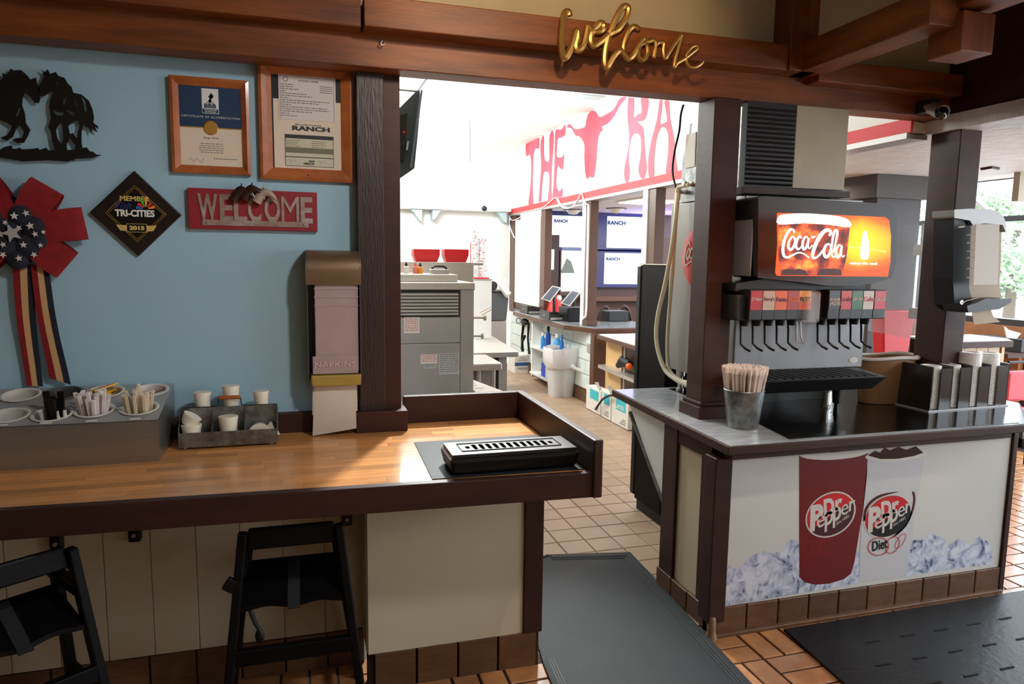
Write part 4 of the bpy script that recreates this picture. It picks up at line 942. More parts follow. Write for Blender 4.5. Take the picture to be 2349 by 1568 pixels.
# poster --------------------------------------------------------------
poster = MB().box(1.750, 3.343, 2.5425, 2.545, .136, .818).build('front_poster', mat('poster_cream', (214, 213, 208), .4), dk)
T5 = 3.7327
YP = 2.5425
def w5(p): return (1640+p[0]/T5, 980+p[1]/T5)
def shp(splines, d, m, name='print', k=0):
    if k: splines = [[(q.x, q.y) for q in spl([(a, b, 0) for a, b in s], k, True)] for s in splines]
    return pxshape(MB(), [[w5(p) for p in s] for s in splines], YP-d*.0004, .0004).build(name, m, poster)
def ice_mat():
    M = bpy.data.materials.new('ice_print'); M.use_nodes = True; N = M.node_tree; L = N.links; b = N.nodes['Principled BSDF']; b.inputs['Roughness'].default_value = .35
    tc = N.nodes.new('ShaderNodeTexCoord'); nz = N.nodes.new('ShaderNodeTexNoise'); nz.inputs['Scale'].default_value = 14; nz.inputs['Detail'].default_value = 5; nz.inputs['Distortion'].default_value = 1.4
    L.new(tc.outputs['Object'], nz.inputs['Vector'])
    vo = N.nodes.new('ShaderNodeTexVoronoi'); vo.inputs['Scale'].default_value = 17; vo.feature = 'DISTANCE_TO_EDGE'
    mxv = N.nodes.new('ShaderNodeMix'); mxv.data_type = 'VECTOR'; mxv.inputs[0].default_value = .12; L.new(tc.outputs['Object'], mxv.inputs[4]); L.new(nz.outputs['Color'], mxv.inputs[5]); L.new(mxv.outputs[1], vo.inputs['Vector'])
    ad = N.nodes.new('ShaderNodeMath'); ad.operation = 'MULTIPLY_ADD'; L.new(vo.outputs['Distance'], ad.inputs[0]); ad.inputs[1].default_value = .55; L.new(nz.outputs[0], ad.inputs[2])
    cr = N.nodes.new('ShaderNodeValToRGB'); e = cr.color_ramp.elements
    e[0].position = .36; e[0].color = (*lin((70, 78, 112)), 1); e[1].position = .72; e[1].color = (*lin((222, 226, 238)), 1)
    a = e.new(.44); a.color = (*lin((150, 160, 188)), 1); a = e.new(.56); a.color = (*lin((192, 200, 222)), 1)
    L.new(ad.outputs[0], cr.inputs[0]); L.new(cr.outputs[0], b.inputs['Base Color']); return M
ice = ice_mat()
shp([[(80,1530),(92,1200),(130,1180),(170,1210),(235,1190),(255,1150),(330,1085),(420,1060),(500,1080),(560,1060),(600,1020),(640,960),(700,965),(720,1000),(1180,1090),(1230,1040),(1235,1300),(1230,1330),(830,1400),(450,1466)]], 1, ice, 'ice_print')
ix = lambda p: (1960+p[0]/T5-1640, p[1])  # zoom of the right half used the same scale
def w6(p): return ((1960-1640)*T5+p[0]*T5/3.733, p[1]*T5/3.733)
shp([[w6(p) for p in [(440,1275),(485,975),(530,955),(600,965),(625,930),(670,890),(700,925),(760,940),(800,1010),(850,980),(900,945),(930,960),(960,1000),(1020,990),(1040,950),(1070,930),(1120,960),(1170,1010),(1185,1060),(1165,1150),(1210,1165),(800,1215)]]], 1, ice, 'ice_print')
shp([[(723,230),(760,255),(1000,262),(1200,240),(1310,180),(1300,420),(1270,700),(1235,900),(1195,1150),(1165,1250),(1100,1300),(980,1335),(860,1345),(770,1325),(722,1280)]], 2, mat('cup_red_print', (112, 10, 16), .4), 'red_cup_print')
shp([[(720,205),(765,222),(850,236),(1000,240),(1180,222),(1300,175),(1330,152),(1334,180),(1300,222),(1190,256),(1000,277),(850,274),(765,260),(722,238)]], 3, paper, 'cup_rim_print', 3)
shp([[(745,202),(900,185),(1100,170),(1290,160),(1200,190),(1000,215),(850,210)]], 4, mat('cola_print', (40, 14, 14), .3), 'cola_print')
shp([[(1305,268),(1480,285),(1640,262),(1800,225),(1770,400),(1720,700),(1690,950),(1655,1130),(1632,1275),(1235,1320),(1238,1100),(1260,750)]], 2, mat('cup_white_print', (206, 206, 210), .35, coat=.3), 'white_cup_print')
shp([[(1305,235),(1420,225),(1780,195),(1812,215),(1800,240),(1640,280),(1480,292),(1305,272)]], 3, paper, 'cup_rim_print', 3)
shp([[(1310,240),(1370,200),(1415,215),(1455,172),(1500,195),(1570,165),(1640,190),(1720,160),(1785,215),(1700,245),(1560,268),(1420,270)]], 4, MATS['cola_print'], 'cola_print')
def ell(cx, cy, a, b, rot, n=36, t0=0, t1=2*PI): return [(cx+a*math.cos(t)*math.cos(rot)-b*math.sin(t)*math.sin(rot), cy+a*math.cos(t)*math.sin(rot)+b*math.sin(t)*math.cos(rot)) for t in [t0+(t1-t0)*k/(n-1 if t1-t0 < 6.2 else n) for k in range(n)]]
rpr = mat('bright_red_print', (206, 24, 28), .35, coat=.3); dpr = mat('deep_red_print', (70, 8, 12), .35, coat=.3); wpr = mat('white_print', (214, 208, 202), .4); bpr = mat('black_print', (16, 16, 16), .4)
for (cx, cy, sc_, low, lowm) in ((990, 745, 1.0, dpr, 'deep'), (1480, 760, .96, bpr, 'black')):
    ro = -.62
    shp([ell(cx, cy, 232*sc_, 178*sc_, ro)], 5, wpr, 'logo_ring')
    shp([ell(cx, cy, 218*sc_, 166*sc_, ro)], 6, low, 'logo_base')
    top_ = ell(cx, cy, 216*sc_, 162*sc_, ro, 24, PI*.98, PI*2.02)
    shp([top_], 7, rpr, 'logo_top')
    mb = MB()
    def tx(s, o, u, v, d=8, b_=.03, sh=0):
        O = AY(*w5(o), YP-d*.0004); U = AY(*w5((o[0]+u[0], o[1]+u[1])), YP-d*.0004)-O; V = AY(*w5((o[0]+v[0], o[1]+v[1])), YP-d*.0004)-O
        txt(mb, s, O, U, V, .0004, b_, sh)
    q = lambda a, b: (cx+(a-990)*sc_, cy+(b-745)*sc_)
    tx('D', q(935, 768), (90*sc_, -28*sc_), (-5*sc_, -150*sc_), b_=.05); tx('r', q(1030, 722), (62*sc_, -28*sc_), (-2, -98*sc_), b_=.05)
    tx('P', q(812, 896), (112*sc_, -30*sc_), (8*sc_, -225*sc_), b_=.05)
    for ch, (ox, oy, uw, vh) in zip('epper', [(872,868,66,100),(938,898,72,168),(1008,862,72,168),(1080,760,60,92),(1145,722,52,88)]):
        tx(ch, q(ox, oy), (uw*sc_, -uw*.42*sc_), (4*sc_, -vh*sc_), b_=.0 if ch == 'e' else .02)
    tx('Est.1885', q(1042, 835), (105*sc_, -68*sc_), (0, -26*sc_), b_=.0)
    mb.build('logo_lettering', wpr, poster)
for sp_, m_ in (([ell(1400, 1018, 92, 78, -.2), ell(1400, 1018, 86, 72, -.2)[::-1]], rpr), ([ell(1520, 1005, 80, 55, -1.0), ell(1520, 1005, 75, 50, -1.0)[::-1]], rpr), ([ell(1590, 970, 75, 30, -1.0), ell(1590, 970, 71, 26, -1.0)[::-1]], rpr)): shp(sp_, 8, m_, 'swirl_print')
mb = MB(); O = AY(*w5((1348, 1062)), YP-.0036); txt(mb, 'Diet', O, AY(*w5((1478, 1030)), YP-.0036)-O, AY(*w5((1348, 975)), YP-.0036)-O, .0004, .02); mb.build('lettering', bpr, poster)
shp([[(1270,800),(1275,720),(1310,650),(1380,590),(1470,560),(1580,548),(1480,575),(1390,610),(1325,665),(1295,730),(1285,790)]], 5, dpr, 'swirl_print', 2)
shp([[(1688,548),(1712,560),(1715,640),(1690,740),(1640,840),(1560,920),(1500,950),(1590,870),(1650,780),(1690,680),(1700,600)]], 5, dpr, 'swirl_print', 2)
for k in range(3): shp([ell(830+k*62, 1030-k*4, 62, 58, -.2), ell(830+k*62, 1030-k*4, 57, 53, -.2)[::-1]], 3, mat('faint_red_print', (150, 24, 26), .35), 'swirl_print')

# straw bucket ----------------------------------------------------------
sbc = (1.925, 2.73)
sb = thing('straw_bucket', 'small galvanised bucket of wrapped straws beside the wooden column', 'bucket', (*sbc, .8955))
MB().lathe([(0, 0), (.068, 0), (.070, .004), (.090, .172), (.093, .174), (.091, .177), (.087, .172), (.067, .006), (0, .006)], (*sbc, .8955), 28).build('bucket', galv, sb, smooth=True)
straw_w = mat('straw_wrapper', (246, 226, 214), .5, var=.1)
straw_end = mat('straw_end', (206, 176, 140), .6)
rnd = random.Random(5); proto = None
for k in range(210):
    a = rnd.random()*2*PI; rr = math.sqrt(rnd.random()); b = Vector((sbc[0]+math.cos(a)*rr*.058, sbc[1]+math.sin(a)*rr*.058, .905)); L = .275+.02*rnd.random()
    d = Vector((math.cos(a)*rr*.044, math.sin(a)*rr*.044, .27)).normalized()
    if proto is None:
        q = MB().tube([(0, 0, 0), (0, 0, .245), (0, 0, .247), (.001, 0, .275)], [.0052, .0052, .0068, .004], 6); proto = q.build('wrapped_straw', straw_w, smooth=True); o = proto
    else: o = proto.copy(); COL.objects.link(o)
    o.location = b; o.rotation_euler = Vector(d).to_track_quat('Z', 'Y').to_euler()
    tag(o, 'paper wrapped drinking straw in the galvanised bucket', 'straw', 'wrapped straws in the bucket')

# ================================================================== SODA FOUNTAIN
sf = thing('soda_fountain', 'large soda fountain with lit cola screen on the drink counter', 'soda fountain', (2.4, 3.3, .8955))
side_st = mat('brushed_side_panel', (150, 148, 144), .4, .55, noise=.2, nscale=2)
MB().box(2.03, 2.72, 2.95, 3.66, 1.03, 1.97).build('cabinet', side_st, sf, bevel=.004)
for x, y in ((2.10, 3.60), (2.62, 3.60), (2.10, 3.0), (2.62, 3.0)): MB().lathe([(.022, 0), (.022, .012), (.014, .016), (.014, .08), (.026, .085), (.026, .135)], (x, y, .898), 14).build('foot', steel, sf, smooth=True)
# red disc on the left side
ds = MB(); ds.lathe([(.165, 0), (.163, -.006), (.12, -.010), (0, -.012)], (2.03, 3.345, 1.672), 40, axis='x'); disc = ds.build('red_disc', mat('disc_red', (214, 26, 32), .3, coat=.4), sf, smooth=True)
def coke(mb, fn, th, mi=0):
    """script word, u 0..1 wide, v up; traced strokes from the lit screen, units of its zoom"""
    Z = lambda p: (p[0], -p[1])
    st = [([(528,372),(522,352),(498,348),(470,385),(450,440),(442,500),(452,545),(480,555),(515,538),(560,520),(600,530),(640,560)], 9),
          ([(512,402),(490,430),(482,475),(498,498),(520,478),(534,435),(525,405),(508,402),(500,412)], 8),
          ([(580,412),(570,400),(552,415),(540,465),(552,495),(572,485),(590,460)], 8),
          ([(628,408),(610,402),(594,430),(590,475),(602,495),(622,470),(636,410),(630,460),(640,490),(662,462)], 8),
          ([(655,408),(690,398)], 6),
          ([(790,395),(800,365),(775,350),(740,372),(700,430),(676,490),(664,540),(676,562),(708,545),(745,500)], 12),
          ([(790,455),(765,465),(748,515),(762,552),(785,540),(800,495),(795,462),(780,455)], 9),
          ([(820,520),(838,440),(850,375),(842,352),(825,370),(812,440),(806,510),(815,552),(835,545)], 8),
          ([(880,470),(860,465),(842,500),(842,540),(855,555),(872,530),(884,470),(880,530),(890,552),(905,540)], 8)]
    for pts, wd in st: ribbon_mb(mb, [Z(p) for p in pts], lambda t, wd=wd: wd*(.55+.6*math.sin(PI*min(1, t*1.15+.05))), fn, th, mi, 5)
mb = MB(); coke(mb, lambda u, v, w_: Vector((2.0165-w_, 3.470-(u-442)*.00060, 1.605+(v+560)*.00060+0.02)), .001); mb.build('lettering', paper, disc)
# ice maker on top
im = thing('ice_maker', 'ice maker with black louvred grille and beige door above the fountain', 'ice maker', (2.3, 3.2, 2.0))
MB().box(2.03, 2.56, 2.97, 3.56, 1.975, 2.395).build('cabinet', galv, im, bevel=.003)
gr_ = MB().box(2.00, 2.27, 2.925, 2.97, 1.985, 2.40).build('grille', mat('black_grille', (16, 16, 18), .5), im)
for k in range(18): MB().bar((2.005, 2.922, 2.0+k*.0215), (2.265, 2.922, 2.0+k*.0215), .012, .004, (0, .8, 1)).build('louvre', mat('louvre_black', (30, 30, 33), .4), gr_)
MB().box(2.272, 2.575, 2.925, 2.97, 2.01, 2.40).build('door', mat('beige_metal_door', (176, 164, 140), .4, noise=.15, nscale=3), im, bevel=.003)
MB().box(1.99, 2.60, 2.91, 3.0, 1.975, 2.005).build('bottom_trim', brown_x, im)
for z in (2.08, 2.2, 2.32): MB().lathe([(0, -.004), (.006, -.002), (.006, 0)], (2.03, 3.50, z), 8, axis='x').build('screw', dgrey, im)
MB().box(2.025, 2.03, 3.42, 3.52, 2.16, 2.34).build('service_sheet', paper, im)
# marquee head
hd_px = [(1740,452),(1752,449),(2030,467),(2050,476),(2057,500),(2058,560),(2054,610),(2045,637),(2010,648),(1965,656),(1900,655),(1830,646),(1770,640),(1738,637)]
MB_ = pxshape(MB(), [hd_px], 2.76, .19)
MB_.v = [Vector((v.x, v.y+.19 if True else v.y, v.z)) for v in MB_.v]
MB_.build('marquee_housing', mat('dark_bronze_plastic', (26, 22, 21), .42), sf, bevel=.008)
sx_ = AY(1740, 540, 2.76).x; z0_, z1_ = AY(1738, 637, 2.76).z, AY(1740, 452, 2.76).z
MB().box(sx_-.006, sx_+.0, 2.80, 2.955, z0_+.006, z1_-.006).build('marquee_side', mat('grey_marquee_side', (150, 150, 152), .4), sf, bevel=.002)
scr_px = [(1784,488),(1900,492),(2030,498),(2038,505),(2042,540),(2041,600),(2035,634),(1782,632),(1778,625),(1783,560),(1782,492)]
def screen_mat():
    M = bpy.data.materials.new('lit_orange_screen'); M.use_nodes = True; N = M.node_tree; L = N.links; b = N.nodes['Principled BSDF']
    tc = N.nodes.new('ShaderNodeTexCoord'); sx = N.nodes.new('ShaderNodeSeparateXYZ'); L.new(tc.outputs['Generated'], sx.inputs[0])
    ax = N.nodes.new('ShaderNodeMath'); ax.operation = 'SUBTRACT'; ax.inputs[1].default_value = .72; L.new(sx.outputs[0], ax.inputs[0])
    ab = N.nodes.new('ShaderNodeMath'); ab.operation = 'ABSOLUTE'; L.new(ax.outputs[0], ab.inputs[0])
    az = N.nodes.new('ShaderNodeMath'); az.operation = 'SUBTRACT'; az.inputs[1].default_value = .56; L.new(sx.outputs[2], az.inputs[0])
    az2 = N.nodes.new('ShaderNodeMath'); az2.operation = 'MULTIPLY'; L.new(az.outputs[0], az2.inputs[0]); L.new(az.outputs[0], az2.inputs[1])
    sm = N.nodes.new('ShaderNodeMath'); sm.operation = 'MULTIPLY_ADD'; L.new(az2.outputs[0], sm.inputs[0]); sm.inputs[1].default_value = 2.4; L.new(ab.outputs[0], sm.inputs[2])
    cr = N.nodes.new('ShaderNodeValToRGB'); e = cr.color_ramp.elements; e[0].position = .02; e[0].color = (1, .62, .0, 1); e[1].position = .62; e[1].color = (1, .06, .0, 1)
    a = e.new(.22); a.color = (1, .40, .0, 1); a = e.new(.42); a.color = (1, .14, .0, 1)
    L.new(sm.outputs[0], cr.inputs[0]); L.new(cr.outputs[0], b.inputs['Emission Color']); b.inputs['Emission Strength'].default_value = 1.7; b.inputs['Base Color'].default_value = (.02, .01, .0, 1); return M
screen = pxshape(MB(), [scr_px], 2.568, .004).build('screen', screen_mat(), sf)
YS = 2.564
S1_ = 3.2674
def w1(p): return (1660+p[0]/S1_, 420+p[1]/S1_)
def scr(splines, d, m, name, k=0):
    if k: splines = [[(q.x, q.y) for q in spl([(a, b, 0) for a, b in s], k, True)] for s in splines]
    return pxshape(MB(), [[w1(p) for p in s] for s in splines], YS-d*.0004, .0004).build(name, m, screen)
def cola_mat():
    M = bpy.data.materials.new('lit_cola_picture'); M.use_nodes = True; N = M.node_tree; L = N.links; b = N.nodes['Principled BSDF']
    tc = N.nodes.new('ShaderNodeTexCoord'); nz = N.nodes.new('ShaderNodeTexNoise'); nz.inputs['Scale'].default_value = 14; nz.inputs['Detail'].default_value = 3; L.new(tc.outputs['Object'], nz.inputs['Vector'])
    cr = N.nodes.new('ShaderNodeValToRGB'); e = cr.color_ramp.elements; e[0].position = .36; e[0].color = (.10, .01, .01, 1); e[1].position = .70; e[1].color = (1, .55, .05, 1)
    a = e.new(.48); a.color = (.45, .03, .01, 1); a = e.new(.58); a.color = (1, .16, .02, 1)
    L.new(nz.outputs[0], cr.inputs[0]); L.new(cr.outputs[0], b.inputs['Emission Color']); b.inputs['Emission Strength'].default_value = 1.1; b.inputs['Base Color'].default_value = (.02, .005, .005, 1); return M
lit_w = mat('lit_white', (255, 250, 232), .5, emit=1.6); lit_y = mat('lit_yellow', (255, 210, 90), .5, emit=1.3); lit_d = mat('lit_dark_plum', (60, 24, 28), .5, emit=.6)
scr([[(410,300),(560,305),(800,310),(945,330),(935,440),(920,560),(885,692),(430,688),(415,600),(405,440)]], 1, cola_mat(), 'glass_picture')
scr([[(412,248),(470,232),(600,226),(760,236),(880,252),(945,285),(942,330),(800,312),(600,300),(412,308)]], 2, lit_w, 'foam_picture', 3)
scr([[(430,690),(440,650),(480,640),(520,650),(560,640),(610,652),(640,690)]], 2, lit_d, 'ice_picture'); scr([[(700,690),(720,645),(780,640),(830,640),(880,650),(885,692)]], 2, lit_d, 'ice_picture')
mb = MB(); coke(mb, lambda u, v, w_: (lambda q: Vector((q.x, YS-.0014-w_, q.z)))(AY(*w1((u*1.0, -v)), YS)), .0006); mb.build('script_lettering', lit_w, screen)
scr([[(1045,362),(1072,362),(1075,390),(1088,440),(1090,500),(1082,566),(1030,566),(1026,500),(1032,440),(1043,390)]], 1, lit_w, 'bottle_picture', 2)
scr([[(940,468),(1220,508),(1218,518),(940,482)]], 1, lit_y, 'light_streak')
mb = MB(); O = AY(*w1((945, 608)), YS-.001); txt(mb, 'makes the meal', O, AY(*w1((1150, 612)), YS-.001)-O, AY(*w1((945, 588)), YS-.001)-O, .0004, .02); mb.build('caption', lit_w, screen)
# neck under the marquee
q = pxshape(MB(), [[(1692,650),(1770,637),(1850,648),(1965,657),(1990,652),(1988,675),(1930,684),(1870,682),(1860,668),(1720,666),(1690,668)]], 2.80, .14); q.v = [v+Vector((0, .15, 0)) for v in q.v]; q.build('neck', black, sf, bevel=.004)
# splash panel
MB().box(2.0, 2.765, 2.93, 2.95, 1.12, 1.47).build('splash_panel', mat('brushed_splash_panel', (150, 152, 156), .4, .25, noise=.15), sf, bevel=.002)
o = MB().lathe([(0, -.003), (.028, -.0025), (.030, 0)], (2.71, 2.93, 1.155), 24, axis='y', sy=.55).build('round_badge', paper, sf)
# valves
brands = [((196, 24, 44), 'Dr Pepper', paper), ((212, 200, 178), "Barq's", mat('brown_print', (96, 60, 40), .5)), ((240, 110, 28), 'Fanta', mat('blue_print', (30, 40, 110), .5)), ((176, 44, 36), 'FUZE', mat('orange_print', (230, 130, 40), .5)), ((238, 176, 30), 'BEST', ink),
          ((24, 26, 34), 'POWER ADE', paper), ((206, 26, 30), 'cola', mat('deep_red_ink', (120, 10, 14), .5)), ((24, 110, 60), 'Sprite', paper), ((214, 208, 196), 'Coke', mat('coke_red', (200, 30, 34), .5)), ((206, 26, 34), 'Coca-Cola', paper)]
xl = [1722.5, 1751, 1779, 1807, 1834, 1903, 1928, 1954, 1980, 2005]
for i, (c, name, im_) in enumerate(brands):
    g = 0 if i < 5 else 1
    a = AY(xl[i], 672, 2.76); b = AY(xl[i]+25, 706, 2.76); zt = 1.515; 
    v = MB().box(a.x, b.x+.004, 2.765, 2.93, 1.385, 1.525).build('valve_body', dgrey, sf, bevel=.003)
    v_lab = mat('flavour_card_%d' % i, c, .3)
    MB().box(a.x+.002, b.x+.002, 2.761, 2.765, 1.432, 1.520).build('flavour_card', v_lab, v)
    mb = MB(); lines = name.split(' ') if ' ' in name and i == 5 else [name]
    for li, s_ in enumerate(lines): txt(mb, s_, (a.x+.007, 2.7605, 1.470-.018*li), (b.x-a.x-.008, .0, .0), (0, 0, .016 if len(lines) == 2 else .022), .0006, .02, .25 if i in (0, 7, 9) else 0)
    if i == 4: MB().box(a.x+.002, b.x+.002, 2.7605, 2.761, 1.432, 1.468).build('card_fruit_print', mat('fruit_red', (224, 90, 36), .4), v)
    mb.build('lettering', im_, v)
    MB().lathe([(.017, 0), (.020, .03), (.023, .034)], ((a.x+b.x)/2, 2.84, 1.351), 12).build('nozzle', black, sf, smooth=True)
    x = (a.x+b.x)/2-.012
    MB().tube([(x, 2.86, 1.39), (x, 2.85, 1.33), (x, 2.845, 1.265), (x+.012, 2.825, 1.245), (x+.022, 2.80, 1.235)], .0055, 8).build('lever', black, sf, smooth=True)
for a, b in ((1690, 1856), (1868, 2033)):
    p, q = AY(a, 700, 2.80), AY(b, 700, 2.80); MB().box(p.x, q.x, 2.80, 2.93, 1.38, 1.50).build('valve_bank', dgrey, sf, bevel=.006)
x = AY(1848, 700, 2.78).x
MB().tube([(x-.005, 2.83, 1.37), (x-.008, 2.82, 1.30), (x-.018, 2.81, 1.27), (x+.022, 2.81, 1.27), (x+.015, 2.82, 1.30), (x+.016, 2.83, 1.37)], .0035, 8).build('wire_lever', steel, sf, smooth=True)
MB().box(x-.03, x+.055, 2.74, 2.77, 1.37, 1.52).build('clear_cover', glass_m, sf, bevel=.012)
# drip tray of the fountain
MB().hexa([(1.99,2.68,1.055),(2.60,2.68,1.055),(2.66,2.94,1.055),(1.99,2.94,1.055),(1.99,2.645,1.118),(2.655,2.645,1.118),(2.74,2.95,1.118),(1.99,2.95,1.118)]).build('drip_tray', black, sf, bevel=.004)
for k in range(14): MB().box(2.02+k*.045, 2.05+k*.045, 2.68, 2.93, 1.118, 1.122).build('tray_grate_bar', blackm, sf)
MB().box(2.04, 2.80, 3.2, 3.22, .899, 1.05).build('glare_block', black, sf)  # black block added to stop bright kitchen glare under the cabinet
MB().lathe([(.013, 0), (.013, .02), (.011, .024), (.011, .05), (.020, .055), (.026, .16)], (2.56, 2.86, .898), 14).build('front_foot', black, sf, smooth=True)
MB().lathe([(.013, 0), (.013, .02), (.011, .024), (.011, .05), (.020, .055), (.026, .16)], (2.08, 2.86, .898), 14).build('front_foot', black, sf, smooth=True)
# hoses on the fountain side
hose = mat('cream_hose', (226, 216, 190), .4)
def hos(px, X, r, nm, lab):
    p = [AX(a, b, x_) for (a, b), x_ in px]; q = spl([tuple(v) for v in p], 8); return tag(MB().tube(q, r, 10).build(nm, hose, smooth=True), lab, 'hose')
hos([((1580,424),2.0),((1562,428),1.99),((1553,440),1.98),((1549,520),1.97),((1543,620),1.97),((1533,740),1.965),((1531,810),1.965),((1537,850),1.97),((1560,872),1.985),((1590,878),1.99)], 0, .011, 'drain_hose', 'cream drain hose running straight down the fountain side')
hos([((1556,442),1.965),((1545,540),1.95),((1528,640),1.94),((1508,730),1.935),((1507,790),1.935),((1524,845),1.945),((1550,870),1.96),((1580,885),1.985)], 0, .012, 'drain_hose', 'cream hose bowing out furthest left of the soda fountain')
p = [AX(a, b, 1.99) for a, b in [(1568, 240), (1562, 262), (1558, 300), (1547, 350), (1543, 395), (1551, 432)]]
tag(MB().tube(spl([tuple(v) for v in p], 6), .006, 8).build('power_cable', black, smooth=True), 'black cable hanging beside the ice maker in the opening', 'cable')
pf = thing('pipe_fitting', 'brass and steel pipe fittings where the cream hoses start', 'fitting', AX(1575, 428, 2.01))
for (a, b) in ((1578, 422), (1565, 440)):
    c = AX(a, b, 2.012); MB().lathe([(.010, -.03), (.016, -.028), (.016, -.012), (.011, -.010), (.011, .02)], c, 8, axis='x').build('nut', steel, pf, smooth=False)
    MB().tube([c, c+Vector((0, -.05, 0))], .008, 8).build('pipe', steel, pf)

# things right of the fountain --------------------------------------------
pb = thing('paper_bag_bin', 'brown open-topped bin with white rolled liner behind the lid rack', 'bin', (3.05, 3.05, .8955))
MB().lathe([(.13, 0), (.135, .005), (.165, .245), (.160, .247), (.125, .01)], (3.04, 3.05, .9), 28, sx=1.15, sy=.62).build('bin', mat('brown_paper_bin', (150, 112, 76), .6, noise=.2), pb, smooth=True)
rim = MB(); rim.tube([(3.04+.195*math.cos(a), 3.05+.108*math.sin(a), 1.150+.006*math.sin(3*a)) for a in [2*PI*k/28 for k in range(28)]], .0095, 8, closed=True); rim.build('rolled_liner', mat('white_liner', (226, 218, 210), .5), pb, smooth=True)
lr = thing('lid_rack', 'dark acrylic rack of four slots holding stacks of lids', 'rack', (3.25, 2.72, .8955), 0)
la, lb = AZ(2133, 946, .8955), AZ(2306, 932, .8955); ld = (lb-la); ld.z = 0; Lw = ld.length; ld.normalize(); ln = Vector((-ld.y, ld.x, 0))
acr = mat('smoked_acrylic', (54, 46, 42), .2, coat=.3)
def lrp(u, v, z): return la + ld*u + ln*v + Vector((0, 0, z))
MB().hexa([lrp(-.01,0,.0),lrp(Lw+.02,0,.0),lrp(Lw+.02,.21,.0),lrp(-.01,.21,.0),lrp(-.01,0,.010),lrp(Lw+.02,0,.010),lrp(Lw+.02,.21,.010),lrp(-.01,.21,.010)]).build('base', mat('rack_base_edge', (170, 168, 166), .2, coat=.5), lr)
MB().hexa([lrp(-.01,.2,.01),lrp(Lw+.02,.2,.01),lrp(Lw+.02,.21,.01),lrp(-.01,.21,.01),lrp(-.01,.2,.24),lrp(Lw+.02,.2,.24),lrp(Lw+.02,.21,.24),lrp(-.01,.21,.24)]).build('back_panel', acr, lr)
for k in range(5):
    u = Lw*k/4; MB().hexa([lrp(u-.004,.0,.01),lrp(u+.004,.0,.01),lrp(u+.004,.2,.01),lrp(u-.004,.2,.01),lrp(u-.004,.0,.235),lrp(u+.004,.0,.235),lrp(u+.004,.2,.24),lrp(u-.004,.2,.24)]).build('divider', acr, lr)
for k in range(4):
    u0, u1 = Lw*k/4+Lw*.105, Lw*(k+1)/4+.004; MB().hexa([lrp(u0,0,.01),lrp(u1,0,.01),lrp(u1,.005,.01),lrp(u0,.005,.01),lrp(u0,0,.225),lrp(u1,0,.225),lrp(u1,.005,.225),lrp(u0,.005,.225)]).build('front_lip', acr, lr)
lidm = mat('frosted_lids', (244, 242, 238), .4)
for k, (hz_, lab) in enumerate([(.23, 'short stack of white lids in the leftmost rack slot'), (.225, 'short stack of white lids in the second rack slot'), (.285, 'tall stack of white lids rising from the third rack slot'), (.28, 'tall stack of white lids rising from the rightmost rack slot')]):
    c = lrp(Lw*(k+.44)/4, .065, .012); mb = MB(); pr = []; r = .055 if k > 1 else .048; n = int(hz_/.0075)
    for i in range(n): pr += [(r, i*.0075), (r+.0022, i*.0075+.003), (r, i*.0075+.0055)]
    mb.lathe([(0, 0)]+pr+[(r-.012, n*.0075), (r-.014, n*.0075-.006), (0, n*.0075-.006)], c, 20); tag(mb.build('lid_stack', lidm, smooth=False), lab, 'lids', None)

# second napkin dispenser on the corner column -----------------------------
n2 = thing('napkin_dispenser', 'chrome-topped napkin dispenser with black body on the corner column', 'dispenser', (3.34, 2.80, 1.40))
Y0 = 2.83
steelh = mat('brushed_hood', (150, 148, 146), .45, .6)
def D(px, py, Y): return AY(px, py, Y)
# body lies in a plane facing left-front; black side slab then napkin stack, then hood
sd_px = [(2181,500),(2215,500),(2219,520),(2215,660),(2222,690),(2218,713),(2200,716),(2182,700),(2178,640)]
q = pxshape(MB(), [sd_px], 2.80, .12); q.v = [v+Vector((0, .10, 0)) for v in q.v]; q.build('black_side', black, n2, bevel=.004)
q = pxshape(MB(), [[(2181,481),(2215,479),(2262,480),(2282,486),(2294,498),(2300,514),(2299,534),(2292,516),(2250,512),(2224,518),(2217,506),(2181,500)]], 2.78, .13); q.v = [v+Vector((0, .11, 0)) for v in q.v]; q.build('hood', steelh, n2, bevel=.008, smooth=True)
q = pxshape(MB(), [[(2218,516),(2298,512),(2296,600),(2292,655),(2300,690),(2230,692),(2216,665),(2219,590)]], 2.80, .09); q.v = [v+Vector((0, .09, 0)) for v in q.v]; st_ = q.build('napkin_stack', napkin, n2, bevel=.002)
pxshape(MB(), [[(2238,514),(2292,514),(2290,600),(2288,652),(2232,653),(2236,560)]], 2.707, .002).build('top_napkin', paper, st_)
for py in (538, 556, 575, 590, 615, 635): pxshape(MB(), [[(2217,py),(2236,py-2),(2236,py),(2217,py+2.5)]], 2.708, .002).build('napkin_fold', mat('napkin_fold_tan', (170, 148, 124), .8), st_)
q = pxshape(MB(), [[(2244,684),(2303,683),(2303,692),(2275,708),(2235,712),(2205,716),(2202,700),(2222,694)]], 2.74, .14); q.v = [v+Vector((0, .10, 0)) for v in q.v]; q.build('mouth', dgrey, n2, bevel=.003)
MB().tube([D(2207, 695, 2.69), D(2215, 690, 2.69), D(2244, 682, 2.69)], .0025, 6).build('pivot_wire', steel, n2)
MB().lathe([(.011, -.004), (.011, 0), (.006, .002)], D(2205, 693, 2.695), 14, axis='y').build('pivot', steel, n2)
q = pxshape(MB(), [[(2227,708),(2271,706),(2278,725),(2294,738),(2234,744)]], 2.73, .002); q.build('hanging_napkin', napkin, n2)
MB().tube([D(2199, 521, 2.695), D(2212, 519, 2.695)], .004, 8).build('lever_slot', steel, n2)

